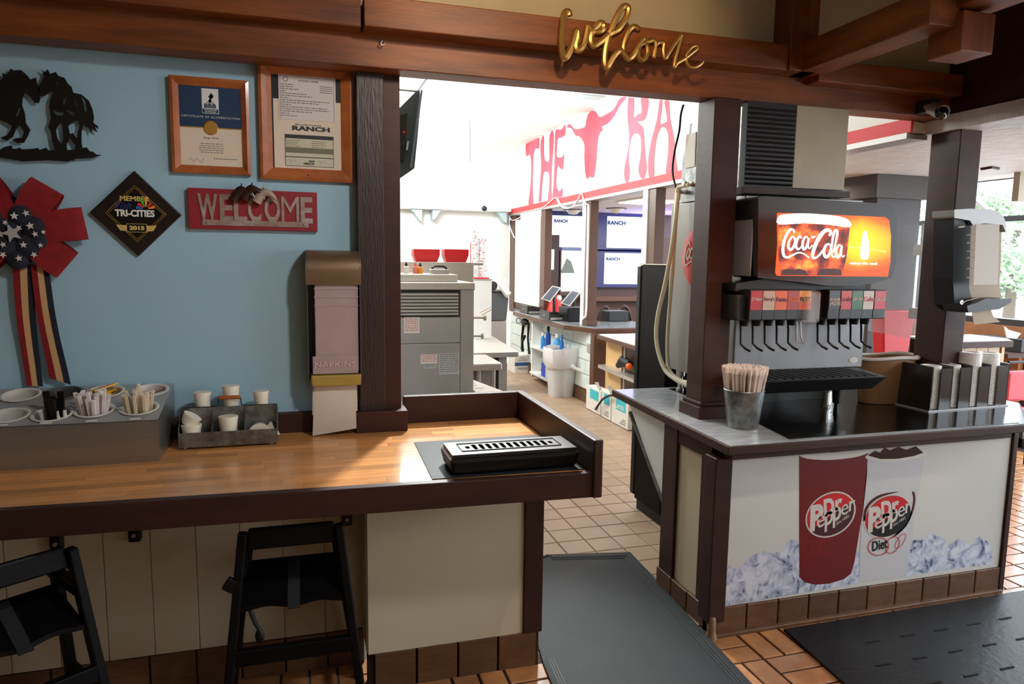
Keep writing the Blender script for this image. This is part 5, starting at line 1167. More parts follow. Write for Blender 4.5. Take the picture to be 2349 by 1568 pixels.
# clear acrylic shield
ash = thing('acrylic_shield', 'clear scratched acrylic shield hanging right of the soda fountain', 'shield', (3.1, 3.12, 1.25))
MB().box(3.24, 3.30, 3.05, 3.12, 1.7, 1.76).build('clip', steel, ash); MB().box(3.24, 3.30, 3.05, 3.12, 1.35, 1.41).build('clip', steel, ash)
(MB().hexa([D(2001,519,3.12),D(2127,514,3.12),D(2127,514,3.125),D(2001,519,3.125),D(1990,758,3.12),D(2100,778,3.12),D(2100,778,3.125),D(1990,758,3.125)]).build('sheet', glass_m, ash))
# security camera
sc_o = thing('security_camera', 'small grey security camera under the timber by the corner column', 'camera', AY(2163, 250, 2.84))
c = AY(2160, 258, 2.80); MB().tube([c+Vector((.02, .10, .05)), c+Vector((.008, .02, .01)), c+Vector((0, -.01, 0))], [.030, .034, .034], 18).build('housing', mat('grey_camera_shell', (150, 146, 142), .4), sc_o, smooth=True)
MB().lathe([(0, -.012), (.020, -.010), (.032, 0), (.034, .02), (0, .02)], c+Vector((0, -.012, 0)), 20, axis='y').build('lens', blackg, sc_o, smooth=True)
MB().box(c.x-.01, c.x+.05, 2.86, 2.95, c.z+.02, c.z+.08).build('mount', dgrey, sc_o)
MB().tube([c+Vector((.01, .03, -.02)), c+Vector((-.04, .06, -.04)), c+Vector((-.05, .09, -.03))], .004, 6).build('cable', brown, sc_o)
# hook on the left header
hk = thing('ceiling_hook', 'tiny metal hook on the header beam above the wooden post', 'hook', AY(876, 100, 2.94))
c = AY(876, 96, 2.945); MB().tube([c, c+Vector((0, -.015, 0)), c+Vector((-.008, -.02, -.012)), c+Vector((0, -.02, -.018)), c+Vector((.010, -.02, -.010))], .0025, 6).build('hook', steel, hk, smooth=True)
MB().lathe([(.008, -.003), (.008, .003)], c, 10, axis='y').build('rose', brown, hk)
# brass welcome script
S4 = 5.8725
path = [(385,215),(378,175),(350,162),(325,190),(305,270),(290,420),(282,560),(285,680),(305,760),(335,775),(375,720),(410,640),(440,540),(470,440),(492,425),(492,520),(470,600),(478,660),(515,672),(565,630),(600,540),(625,430),(640,355),(665,390),(710,405),(760,350),(800,312),(838,325),(845,370),(815,415),(755,425),(700,430),(675,500),(675,570),(710,615),(770,590),(860,520),(940,450),(1040,400),(1110,310),(1165,210),(1178,120),(1145,82),(1095,110),(1030,220),(975,340),(925,450),(890,570),(865,700),(858,830),(880,905),(925,860),(985,760),(1050,690),(1095,690),(1140,745),(1185,790),(1240,750),(1290,670)]
path2 = [(1322,395),(1285,362),(1235,365),(1185,415),(1145,500),(1115,600),(1112,680),(1150,750)]
path3 = [(1290,670),(1340,590),(1395,520),(1410,560),(1345,600),(1310,680),(1320,770),(1365,812),(1410,780),(1440,710),(1435,620),(1410,570),(1460,560),(1510,545),(1545,565),(1545,660),(1518,780),(1530,690),(1565,590),(1625,570),(1660,585),(1650,690),(1675,785),(1730,710),(1800,600),(1880,490),(1905,490),(1870,600),(1815,780),(1795,905),(1840,850),(1940,790),(2030,720),(2110,650),(2100,615),(2030,640),(1965,730),(1965,830),(2010,895),(2080,905),(2150,870),(2185,830)]
brass = mat('aged_brass', (196, 150, 82), .35, .75, noise=.3, nscale=6)
wsn = thing('script_sign', 'brass script sign reading welcome on the timber header', 'sign', AY(1445, 100, 2.84))
mb = MB()
for pth, r0, r1 in ((path, .0155, .0135), (path2, .012, .012), (path3, .012, .0075)):
    q = [AY(1240+a/S4, b/S4, 2.835) for a, b in pth]; q = spl([tuple(v) for v in q], 4); n = len(q); mb.tube(q, [r0+(r1-r0)*i/n for i in range(n)], 8)
mb.build('script', brass, wsn, smooth=True)
for px in (1296, 1391, 1440, 1520): c = AY(px, 100, 2.85); MB().tube([c, c+Vector((0, .03, 0))], .003, 6).build('pin', brass, wsn)

# ================================================================== KITCHEN
# black upright cooler
fr = thing('black_cooler', 'tall black cooler seen side-on behind the end of the drink counter', 'cooler', (2.4, 3.9, 0))
MB().box(2.075, 2.68, 3.74, 4.09, .08, 1.625).build('cabinet', mat('black_cooler_side', (9, 9, 11), .55, noise=.3, nscale=3, spec=.12), fr, bevel=.006)
MB().box(2.07, 2.68, 4.095, 4.15, .10, 1.62).build('door', black, fr, bevel=.008)
MB().box(2.10, 2.66, 3.75, 4.10, 0, .08).build('kick_base', blackm, fr)
MB().box(2.07, 2.68, 3.74, 4.12, 1.625, 1.632).build('top_cap', steel, fr)

# stainless cook-line unit with louvres
cu = thing('stainless_unit', 'stainless cabinet with louvred back and warning labels behind the counter', 'equipment', (.6, 4.6, 0))
uY = 4.3
gx1 = AY(1087, 700, uY).x; gx0 = .30
zt = AY(1087, 648, uY).z; zl1 = AY(1040, 726, uY).z; zl2 = AY(1000, 787, uY).z
MB().box(gx0, gx1, uY+.01, 5.15, .1, zt-.01).build('cabinet', steel_d, cu, bevel=.003)
MB().box(gx1-.085, gx1, uY-.003, uY+.01, .12, zt-.045).build('corner_strip', steel_d, cu, bevel=.002)
MB().box(gx0, gx1+.004, uY-.012, 5.16, zt-.045, zt).build('top', steel, cu, bevel=.004)
for k in range(7):
    z = zl1+.018+k*(zt-.05-zl1-.02)/7
    MB().bar((gx0, uY-.004, z), (gx1-.10, uY-.004, z), .010, .016, (0, 1, .8)).build('louvre', steel, cu, bevel=.002)
MB().box(gx0, gx1-.09, uY, uY+.008, zl1, zt-.045).build('louvre_recess', blackm, cu)
MB().box(gx0, gx1-.088, uY-.004, uY+.01, zl2+.003, zl1-.006).build('upper_panel', steel_d, cu, bevel=.002)
MB().box(gx0, gx1-.088, uY-.004, uY+.01, .12, zl2-.003).build('lower_panel', steel_d, cu, bevel=.002)
def ylabel(px0, px1, py0, py1, Y, m, nm, rows=7, inkm=None, par=None):
    a, b = AY(px0, py1, Y), AY(px1, py0, Y); l = MB().box(a.x, b.x, Y-.001, Y, a.z, b.z).build(nm, m, par); mb = MB(); h = (b.z-a.z)/(rows+1); rn = random.Random(px0)
    for k in range(rows):
        x = a.x+.006; z = b.z-h*(k+.8)
        while x < b.x-.008: L = .004+rn.random()*.014; mb.box(x, min(x+L, b.x-.006), Y-.0015, Y-.001, z, z+h*.45); x += L+.004
    mb.build('fine_print', inkm, l); return l
rink = mat('red_ink', (200, 90, 90), .5); gink = mat('grey_ink', (120, 120, 120), .5)
ylabel(927, 962, 727, 764, uY-.0045, paper, 'warning_label', 8, rink, cu); ylabel(965, 1003, 812, 834, uY-.0045, paper, 'warning_label', 5, rink, cu); ylabel(972, 1000, 835, 845, uY-.0045, mat('silver_label', (190, 190, 188), .4), 'small_label', 2, gink, cu)
ylabel(1007, 1053, 809, 859, uY-.0045, MATS['silver_label'], 'rating_plate', 9, gink, cu)
a, b = AY(917, 648, 4.95), AY(1087, 602, 4.95)
MB().box(gx0+.1, b.x+.13*0+.0, 4.95, 4.97, zt-.03, b.z).build('splash_back', steel, cu, bevel=.002)
MB().box(gx0, AY(1050, 640, 4.42).x, 4.42, 4.80, zt, AY(1000, 629, 4.42).z).build('griddle_top', steel, cu, bevel=.006)
zg = AY(1000, 629, 4.42).z
# bottles and press on the unit
def squeeze(px, pyb, pyt, cap, body, lab):
    Y = 4.6; b = AY(px, pyb, Y); t = AY(px, pyt, Y); h = t.z-zg; r = .016*1.1
    o = thing('squeeze_bottle', lab, 'bottle', (b.x, Y, zg), 0, None)
    MB().lathe([(0, 0), (r, 0), (r, h*.55), (r*.6, h*.65), (0, h*.65)], (b.x, Y, zg), 14).build('bottle', body, o, smooth=True)
    MB().lathe([(r*.65, h*.62), (r*.5, h*.75), (.002, h), (0, h)], (b.x, Y, zg), 12).build('cap', cap, o, smooth=True)
squeeze(932, 626, 600, black, paper, 'small white squeeze bottle with black tip, leftmost on the stainless unit')
squeeze(953, 628, 601, mat('orange_cap', (230, 90, 50), .4), mat('red_bottle', (226, 120, 100), .4), 'small red squeeze bottle between the other two on the stainless unit')
squeeze(964, 626, 602, black, mat('amber_bottle', (236, 150, 40), .4), 'small amber squeeze bottle with black tip on the stainless unit')
bp_ = thing('bacon_press', 'black handled press lying on the stainless unit', 'press', (AY(1008, 626, 4.6).x, 4.6, zg))
a, b = AY(988, 628, 4.58), AY(1027, 616, 4.58)
MB().box(a.x, b.x, 4.52, 4.64, zg, zg+.03).build('plate', steel_d, bp_, bevel=.004)
MB().tube([(a.x+.01, 4.58, zg+.02), (a.x+.01, 4.58, b.z+.005), (a.x+.03, 4.58, b.z+.015), (b.x-.03, 4.58, b.z+.015), (b.x-.01, 4.58, b.z+.005), (b.x-.01, 4.58, zg+.02)], .007, 8).build('handle', black, bp_, smooth=True)
# shelf behind with red baskets and cup tower
ksh = thing('steel_shelf', 'stainless shelf behind the cook line holding the red basket stacks', 'shelf', (.9, 5.5, 0))
zs = AY(980, 601, 5.22).z
MB().box(.2, 1.30, 5.18, 5.35, zs-.02, zs).build('shelf_board', steel, ksh, bevel=.003)
for x in (.25, 1.0): MB().box(x-.012, x+.012, 5.175, 5.195, 0, zs-.02).build('upright', steel, ksh)
rbas = mat('red_basket', (222, 34, 44), .35)
for i, (pa_, pb_, lab) in enumerate(((948, 1009, 'stack of red food baskets nearest the post on the steel shelf'), (1018, 1075, 'stack of red food baskets nearer the white cups'))):
    a, b = AY(pa_, 600, 5.22), AY(pb_, 574, 5.22); t = thing('food_basket', lab, 'basket', ((a.x+b.x)/2, 5.26, zs))
    for k in range(4):
        z = zs+k*.012; h = (b.z-zs)*.68
        mb = MB().hexa([(a.x+.02,5.22,z),(b.x-.02,5.22,z),(b.x-.02,5.32,z),(a.x+.02,5.32,z),(a.x,5.20,z+h),(b.x,5.20,z+h),(b.x,5.34,z+h),(a.x,5.34,z+h)])
        mb.build('basket', rbas, t, bevel=.004)
# cup tower with red dots on the white cabinet
wc = thing('white_cabinet', 'white freestanding cabinet standing on the steel prep table', 'cabinet', (1.58, 6.4, .9))
MB().box(1.497, 1.662, 6.3, 6.62, .905, 1.46).build('cabinet', white, wc, bevel=.004)
MB().box(1.492, 1.667, 6.295, 6.63, 1.452, 1.462).build('top', steel, wc)
ct_ = thing('cup_tower', 'tall nested tower of white cups with red marks on the white cabinet', 'cups', (1.58, 6.4, 1.462))
cupw = mat('white_paper_cup', (244, 244, 244), .5)
for j, (x, h) in enumerate(((1.53, .46), (1.60, .38))):
    pr = [(0, 0)]; n = int(h/.02)
    for i in range(n): pr += [(.036, i*.02+.002), (.040, i*.02+.016), (.036, i*.02+.018)]
    MB().lathe(pr+[(0, n*.02)], (x, 6.42, 1.462), 16).build('nested_cups', cupw, ct_, smooth=True)
mb = MB(); rnd = random.Random(8)
for k in range(46):
    x0_, h0 = ((1.53, .44), (1.60, .36))[k % 2]; a = -PI/2+rnd.random()*2-1; z = 1.47+rnd.random()*h0
    mb.box(x0_+.0405*math.cos(a)-.004, x0_+.0405*math.cos(a)+.004, 6.42+.0405*math.sin(a)-.004, 6.42+.0405*math.sin(a), z, z+.006)
mb.build('red_marks', redp, ct_); MB().box(1.49, 1.65, 6.36, 6.48, 1.4625, 1.474).build('red_tray', rbas, ct_)
st2 = MB()
for k in range(6): st2.tube([(1.50+k*.012, 6.50, 1.49), (1.50+k*.012+.004, 6.50, 1.80+.03*(k % 3))], .004, 6)
tag(st2.build('red_straws', rbas), 'upright red straws beside the cup tower', 'straws')
# prep tables
pt = thing('prep_table', 'stainless prep table with white top beside the aisle', 'table', (1.1, 6.0, 0))
MB().hexa([(.2,5.36,.862),(1.645,5.36,.862),(1.76,6.9,.862),(.2,6.9,.862),(.2,5.36,.905),(1.645,5.36,.905),(1.76,6.9,.905),(.2,6.9,.905)]).build('table_top', steel, pt, bevel=.004)
MB().hexa([(1.05,5.42,.02),(1.56,5.42,.02),(1.60,6.8,.02),(1.05,6.8,.02),(1.05,5.42,.862),(1.56,5.42,.862),(1.60,6.8,.862),(1.05,6.8,.862)]).build('body', steel_d, pt)
MB().box(1.465, 1.49, 5.40, 5.425, .02, .86).build('dark_gap', blackm, pt)
MB().box(1.56, 1.575, 5.45, 5.6, .05, .8).build('door_edge', steel_d, pt)
pt2 = thing('prep_table', 'lower white-topped table tucked in front of the prep table', 'table', (1.1, 5.0, 0))
MB().box(1.05, 1.36, 4.83, 5.30, .845, .90).build('table_top', steel, pt2, bevel=.012)
for x in (1.09, 1.20, 1.31): MB().lathe([(.018, 0), (.018, .845)], (x, 4.9, 0), 12).build('leg', steel, pt2, smooth=True)
MB().box(1.06, 1.33, 4.95, 4.97, .1, .845).build('back_sheet', steel_d, pt2)
pp = thing('paper_tray', 'white printed sheet on a low ledge beside the stainless unit', 'tray', (1.12, 4.45, .80))
MB().prism([(1.02, 4.2, .80), (1.20, 4.2, .80), (1.09, 4.75, .80), (1.02, 4.75, .80)], (0, 0, .012)).build('sheet', paper, pp)
MB().box(1.04, 1.10, 4.35, 4.353, .812, .814).box(1.03, 1.08, 4.45, 4.453, .812, .814).box(1.03, 1.08, 4.52, 4.523, .812, .814).build('printed_lines', gink, pp)
MB().box(1.025, 1.12, 4.2, 4.74, 0, .80).build('ledge', steel_d, pp)
tp = thing('wall_taps', 'pair of steel tap handles beside the stainless unit', 'tap', (1.12, 4.8, 1.2))
for (a, b) in (((1088, 728), (1112, 728)), ((1088, 770), (1106, 770))):
    A, B2 = AY(*a, 4.75), AY(*b, 4.75); A.x = gx1-.02; MB().tube([A, B2], .009, 10).build('pipe', steel, tp, smooth=True); MB().lathe([(.02, -.008), (.024, 0), (.02, .008)], B2, 12, axis='x').build('knob', steel_d, tp)
for (a, b) in (((1100, 716), (1125, 703)), ((1104, 722), (1127, 709))): MB().tube([AY(*a, 4.8), AY(*b, 4.8)], .005, 8).build('lever', steel, tp)
# grey bins far left of register window
gb = thing('grey_bin', 'dark grey bin standing on a steel cabinet in the far corner', 'bin', (2.3, 8.4, 0))
MB().hexa([(2.12,8.3,.89),(2.38,8.3,.89),(2.38,8.7,.89),(2.12,8.7,.89),(2.10,8.28,1.25),(2.41,8.28,1.25),(2.41,8.72,1.25),(2.10,8.72,1.25)]).build('bin', mat('slate_bin', (84, 88, 92), .5), gb, bevel=.01)
MB().box(2.08, 2.42, 8.27, 8.73, 1.235, 1.26).build('rim', dgrey, gb, bevel=.005)
MB().box(2.1, 2.38, 8.3, 8.7, 0, .885).build('cabinet', steel_d, gb)
MB().tube([AY(1160, 640, 8.25), AY(1150, 655, 8.24), AY(1165, 675, 8.22), AY(1162, 682, 8.22)], [.02, .04, .05, .02], 8).build('white_bag', white, gb, smooth=True)
MB().lathe([(0, -.03), (.05, -.03), (.06, 0), (0, .02)], AY(1131, 655, 8.5), 12, axis='y').build('dark_knob', dgrey, gb)
# hood ledge with corbels on the back wall
hl = thing('wall_ledge', 'white ledge with grey scalloped corbels along the kitchen back wall', 'ledge', (1.5, 10.6, 2.35))
MB().box(-.5, 3.05, 10.45, 10.7, 2.37, 2.42).build('ledge_board', white, hl)
gc = mat('grey_corbel', (176, 194, 198), .6)
for (p0, p1) in (((940, 484), (967, 484)), ((991, 485), (1014, 485)), ((1137, 491), (1161, 491))):
    a, b = AY(*p0, 10.55), AY(*p1, 10.55); w_ = b.x-a.x; poly = [(a.x, 10.5, 2.37), (b.x, 10.5, 2.37), (b.x, 10.5, 2.37-w_*1.0), (b.x-w_*.2, 10.5, 2.37-w_*.95), (a.x+w_*.5, 10.5, 2.37-w_*.55), (a.x+w_*.35, 10.5, 2.37-w_*.3)]
    if p0[0] == 991: poly = [(a.x+b.x-p[0], p[1], p[2]) for p in poly][::-1]
    MB().prism(poly, (0, .2, 0)).build('corbel', gc, hl)
c = AY(1111, 478, 10.44); o = MB().ball((c.x, c.y, c.z), .042).build('dome_camera', dgrey, smooth=True); tag(o, 'round dark dome fixed on the ledge of the kitchen back wall', 'dome camera')
# ceiling items
c = AZ(1240, 207, 3.29); cl = thing('ceiling_light', 'glowing white ceiling lamp just below the timber header line', 'ceiling light', c)
MB().lathe([(0, -.13), (.07, -.115), (.115, -.07), (.125, -.01), (0, -.01)], (c.x, c.y, 3.3), 24).build('globe', mat('lamp_globe', (235, 248, 255), .3, emit=9), cl, smooth=True)
MB().lathe([(.14, -.012), (.14, 0)], (c.x, c.y, 3.3), 24).build('base', white, cl)
cv = thing('ceiling_panel', 'grey ceiling panel with dark edge left of the serving opening', 'panel', (.75, 6.9, 3.28))
MB().box(.35, 1.09, 6.45, 7.08, 3.275, 3.30).build('panel', mat('grey_panel', (112, 108, 104), .6, noise=.2), cv)
MB().box(.34, 1.10, 7.08, 7.10, 3.262, 3.30).box(1.09, 1.105, 6.44, 7.1, 3.262, 3.30).build('dark_edge', dgrey, cv)
vt = AZ(1355, 221, 3.3); tag(MB().box(vt.x-.14, vt.x+.12, vt.y-.08, vt.y+.08, 3.285, 3.3).build('ceiling_vent', gc), 'small grey ceiling vent above the mural letters', 'vent')
p0 = AY(1077, 336, 8.5); tag(MB().tube([(p0.x, 8.5, p0.z), (p0.x+.01, 8.5, p0.z-.2)], .006, 6).build('hanging_wire', gink), 'thin grey wire dangling from the kitchen ceiling', 'wire') if False else tag(MB().tube([(p0.x, 8.5, 3.3), (p0.x+.01, 8.5, AY(1077, 372, 8.5).z)], .006, 6).build('hanging_wire', gink), 'thin grey wire dangling from the kitchen ceiling', 'wire')
# television seen from behind
tv = thing('television', 'black television seen from behind at the left edge of the opening', 'television', (.6, 4.6, 2.4))
Pv = [(966,210),(948,388),(905,418),(905,260),(940,225),(952,213)]
q = pxshape(MB(), [Pv], 4.6, .05); q.build('back_shell', mat('tv_shell', (62, 66, 70), .4), tv, bevel=.004)
q = pxshape(MB(), [[(962,210),(967,212),(943,386),(938,384)]], 4.54, .05); q.build('bezel_edge', mat('tv_bezel', (96, 102, 108), .35), tv, bevel=.003)
q = pxshape(MB(), [[(905,268),(933,262),(925,370),(905,373)]], 4.54, .03); q.build('mount_plate', black, tv)
q = pxshape(MB(), [[(934,324),(938,324),(935,344),(931,344)]], 4.535, .004); q.build('sticker', paper, tv)
MB().lathe([(.008, -.01), (.008, 0)], AY(926, 303, 4.50), 10, axis='y').build('red_mark', redp, tv)
MB().box(.40, .58, 4.60, 4.65, 2.37, 2.45).build('mount_arm', black, tv); MB().tube([(.45, 4.63, 2.4), (.45, 4.63, 3.3)], .02, 10).build('ceiling_pole', black, tv)

# register counter ----------------------------------------------------------
rg = thing('register_counter', 'brown-edged register counter on the painted block half wall', 'counter', (3.3, 8.5, .83))
tp_ = [(2.92, 7.68), (3.86, 7.72), (3.86, 10.5), (3.10, 10.5), (3.10, 10.0), (2.92, 9.75)]
tp_ = [(2.915, 7.70), (3.12, 7.22), (3.95, 7.22), (3.95, 7.95), (3.5, 7.95), (3.5, 10.5), (3.12, 10.5), (2.91, 9.8)]
MB().prism([(x, y, .83) for x, y in tp_], (0, 0, .055)).build('edge_band', brown_lit, rg, bevel=.004)
MB().prism([(x, y, .885) for x, y in inset(tp_, .02)], (0, 0, .012)).build('laminate', mat('grey_laminate', (150, 160, 166), .2, noise=.4, nscale=3, stretch=(6, 1, 1), coat=.5), rg)
# alcove shelf with cleaning bottles
al = thing('alcove_shelf', 'white shelf alcove under the register counter with cleaning supplies', 'shelf', (3.0, 8.5, 0))
MB().box(2.96, 3.10, 9.02, 9.06, .05, .83).build('side_board', white, al); 
for z in (.10, .46): MB().box(2.93, 3.10, 8.05, 9.04, z, z+.02).build('shelf_board', white, al)
def bottle(px, pyt, w_, y, z0, c, capc, lab, nm='spray_bottle'):
    p = AX(px, pyt, 3.0); h = max(.12, p.z-z0); o = thing(nm, lab, 'bottle', (3.0, p.y, z0))
    MB().lathe([(0, 0), (w_, 0), (w_, h*.6), (w_*.5, h*.75), (w_*.5, h*.8), (0, h*.8)], (3.0, p.y, z0), 14).build('bottle', mat('bottle_%d_%d_%d' % c, c, .35), o, smooth=True)
    MB().lathe([(w_*.55, h*.8), (w_*.55, h), (0, h)], (3.0, p.y, z0), 12).build('cap', mat('cap_%d_%d_%d' % capc, capc, .4), o, smooth=True)
bottle(1246, 762, .032, 0, .481, (60, 150, 220), (235, 235, 235), 'blue bottle with white cap, leftmost on the alcove shelf')
bottle(1258, 748, .035, 0, .481, (30, 70, 160), (20, 20, 20), 'dark blue bottle with black and yellow cap on the alcove shelf')
bottle(1279, 765, .050, 0, .481, (90, 170, 230), (240, 240, 240), 'white and blue tub on the alcove shelf', 'wipe_tub')
bottle(1289, 768, .028, 0, .481, (50, 120, 200), (60, 130, 210), 'small blue bottle, rightmost on the alcove shelf')
p = AX(1253, 848, 3.0); o = MB().box(2.97, 3.06, p.y-.12, p.y+.12, .12, .30).build('blue_box', mat('royal_blue_box', (40, 70, 200), .5), bevel=.004); tag(o, 'royal blue box on the lower alcove shelf', 'box')
p = AX(1256, 810, 2.93); o = MB().box(2.90, 2.93, p.y-.25, p.y-.02, .12, .40).build('white_blue_box', mat('white_blue_carton', (226, 232, 244), .5), bevel=.003); tag(o, 'white carton with blue print behind the bin', 'box')
# hanging apron straps
sp_ = thing('hanging_straps', 'black apron straps and cords hanging below the register counter', 'straps', (3.05, 9.3, .5))
for (a, b, w_) in (((1201, 742), (1199, 806), .022), ((1213, 740), (1214, 812), .018), ((1204, 770), (1197, 800), .02)):
    A, B2 = AX(*a, 2.98), AX(*b, 2.98); MB().tube([A, (A+B2)/2+Vector((-.01, .02, 0)), B2], [w_, w_*.8, w_], 8).build('strap', black, sp_, smooth=True)
A = AX(1204, 738, 2.97); MB().ball(A, .05, .12, .05).build('cord_bundle', blackm, sp_); MB().tube([AX(1190+6*math.cos(t), 735+6*math.sin(t), 2.96) for t in [2*PI*k/12 for k in range(12)]], .006, 6, closed=True).build('cord_loop', dgrey, sp_)
# glove carton
gvb = thing('glove_carton', 'white carton of vinyl gloves on the floor at the far end of the aisle', 'box', (2.97, 9.7, 0))
a, b = AY(1181, 815, 9.6), AY(1216, 815, 9.6); zt_ = a.z
MB().box(a.x, b.x, 9.6, 9.95, 0, zt_).build('carton', paper, gvb, bevel=.004)
MB().box(a.x, b.x, 9.597, 9.6, zt_*.42, zt_*.60).build('blue_stripe', mat('carton_blue', (40, 90, 140), .5), gvb)
mb = MB(); wq = b.x-a.x; txt(mb, 'VINYL', (a.x+.07, 9.596, zt_*.82), (wq-.14, 0, 0), (0, 0, .025), .001); txt(mb, 'GLOVES', (a.x+.05, 9.596, zt_*.68), (wq-.10, 0, 0), (0, 0, .03), .001); txt(mb, 'POWDER FREE', (a.x+.04, 9.596, zt_*.22), (wq-.08, 0, 0), (0, 0, .03), .001); mb.build('lettering', gink, gvb)
# trash can with liner
tc_ = thing('trash_can', 'tall white trash can with translucent liner at the register half wall', 'trash can', (2.93, 7.86, 0))
ca0, ca1 = AY(1268, 905, 7.7).x, AY(1328, 905, 7.7).x; cxm_, hwm = (ca0+ca1)/2, (ca1-ca0)/2
def rr_ring(cx, cy, hx, hy, z, n=32, p=4): 
    out = []
    for k in range(n):
        a = 2*PI*k/n; c, s_ = math.cos(a), math.sin(a); r = (abs(c)**p+abs(s_)**p)**(-1/p)
        nd_ = 1-.10*math.exp(-((math.sin(a)+.95)**2)*12 - ((c+.15)**2)*60)
        out.append(Vector((cx+c*r*hx*nd_, cy+s_*r*hy*nd_, z)))
    return out
def rings(lst, closeb=True):
    vs = []; fs = []; n = len(lst[0])
    for r in lst: vs += r
    for i in range(len(lst)-1):
        for j in range(n): fs.append((i*n+j, i*n+(j+1)%n, (i+1)*n+(j+1)%n, (i+1)*n+j))
    if closeb: fs.append(tuple(range(n))[::-1])
    return MB().add(vs, fs)
rings([rr_ring(cxm_, 7.88, hwm*.80, .13, 0), rr_ring(cxm_, 7.88, hwm*.82, .135, .02), rr_ring(cxm_, 7.88, hwm*1.05, .17, .56), rr_ring(cxm_, 7.88, hwm*1.0, .16, .56)]).build('can', mat('white_grey_plastic', (214, 216, 220), .45), tc_, smooth=True)
rnd = random.Random(9); L_ = []
for z, s_ in ((.36, 1.02), (.40, 1.12), (.47, 1.18), (.56, 1.16), (.60, 1.12), (.585, 1.0), (.50, .96)):
    r = rr_ring(cxm_, 7.88, hwm*s_*1.05, .17*s_, z); L_.append([v+Vector(((rnd.random()-.5)*.02, (rnd.random()-.5)*.02, (rnd.random()-.5)*.02)) for v in r])
liner_m = mat('white_bag_liner', (236, 234, 238), .35, alpha=.9, trans=0)
rings(L_, False).build('bag_liner', liner_m, tc_, smooth=True)
MB().tube([AY(1310, 838, 7.66), AY(1322, 846, 7.62), AY(1334, 850, 7.6), AY(1330, 856, 7.6)], [.03, .02, .03, .008], 8).build('liner_knot', liner_m, tc_, smooth=True)
# brown corner trim at wall end
MB().box(3.075, 3.27, 7.16, 7.268, 0, .83).build('end_trim', brown_lit, rg, bevel=.004)
MB().box(3.09, 3.115, 7.30, 7.40, .60, .70).build('outlet_box', steel_d, rg)

# registers ------------------------------------------------------------------
zc = .897
def drawer(px0, py, px1, Xn, lab):
    p0 = AZ(px0, py, zc); p1 = AZ(px1, py+14, zc)
    t = thing('cash_drawer', lab, 'cash drawer', (p0.x, p0.y, zc))
    x0_, x1_ = p0.x, p0.x+.42; y0_, y1_ = p0.y-.36, p0.y
    MB().box(x0_+.30, x1_+.1, y0_-.02, y1_+.02, zc, zc+.13).build('housing', black, t, bevel=.004)
    MB().box(x0_, x0_+.02, y0_, y1_, zc+.01, zc+.115).box(x0_+.02, x0_+.32, y0_, y0_+.01, zc+.01, zc+.08).box(x0_+.02, x0_+.32, y1_-.01, y1_, zc+.01, zc+.08).box(x0_, x0_+.32, y0_, y1_, zc+.005, zc+.012).build('open_drawer', dgrey, t)
    for k in range(4): MB().box(x0_+.03, x0_+.3, y0_+.07+k*.07, y0_+.075+k*.07, zc+.012, zc+.07).build('divider', black, t)
    MB().box(x0_+.02, x0_+.32, y0_-.002, y0_, zc+.012, zc+.04).build('slide_rail', steel, t)
    MB().lathe([(.012, -.006), (.012, 0)], (x0_, (y0_+y1_)/2, zc+.06), 10, axis='x').build('lock', steel, t)
drawer(1192, 716, 1213, 0, 'open black cash drawer, farther of the two on the register counter')
drawer(1238, 730, 1262, 0, 'open black cash drawer, nearer of the two on the register counter')
def tablet(px, py, lab, s=1):
    c = AY(px, py, 8.6); t = thing('tablet', lab, 'tablet', (c.x, 8.6, zc))
    # tilted slab facing -x/-y
    d = Vector((.62, -.30, .66)).normalized(); U = Vector((.55, .84, 0)).normalized(); N_ = U.cross(d).normalized(); R = Matrix((U, d, N_)).transposed()
    q = pxshape(MB(), [[(px-25, py+12), (px+1, py-18), (px+21, py-14), (px-5, py+19)]], 8.55, .015)
    q.build('white_frame', white, t, bevel=.004)
    pxshape(MB(), [[(px-21, py+11), (px+2, py-16), (px+17, py-12), (px-5, py+16)]], 8.532, .003).build('screen', mat('grey_screen', (120, 126, 140), .1, coat=.5), t)
    b = AY(px+6, py+18, 8.6); MB().tube([(b.x, 8.6, zc), (b.x-.02, 8.58, c.z)], .02, 8).build('stand', dgrey, t); MB().lathe([(.09, 0), (.07, .012), (0, .012)], (b.x, 8.6, zc), 16).build('stand_foot', dgrey, t)
tablet(1266, 673, 'white framed tablet on a stand, left of the pair on the register counter'); tablet(1311, 683, 'white framed tablet on a stand, right of the pair by the post')
rp = AZ(1300, 738, zc); o = thing('receipt_printer', 'black box printer on the register counter beside the post', 'printer', (rp.x, rp.y, zc))
MB().box(rp.x, rp.x+.25, rp.y-.02, rp.y+.3, zc, AY(1300, 706, rp.y).z).build('housing', black, o, bevel=.01); MB().box(rp.x+.03, rp.x+.2, rp.y, rp.y+.1, AY(1300, 706, rp.y).z, AY(1300, 706, rp.y).z+.004).build('paper_slot', dgrey, o)
rf = thing('red_ornament', 'small red plush ornament between the two tablets', 'ornament', AY(1276, 690, 8.9))
c = AY(1278, 690, 8.9); MB().tube([Vector((c.x-.04, 8.9, zc)), Vector((c.x-.02, 8.9, c.z)), AY(1284, 678, 8.9)], [.11, .085, .03], 12).build('body', redp, rf, smooth=True); MB().ball(AY(1283, 684, 8.84), .035, .03, .045).build('white_trim', paper, rf, smooth=True)
bx2 = AZ(1375, 735, zc+.0); o = MB().box(bx2.x+.05, bx2.x+.32, 7.9, 8.15, zc, zc+.13).build('card_terminal', dgrey, bevel=.01); tag(o, 'dark grey box to the right of the post on the register counter', 'terminal')

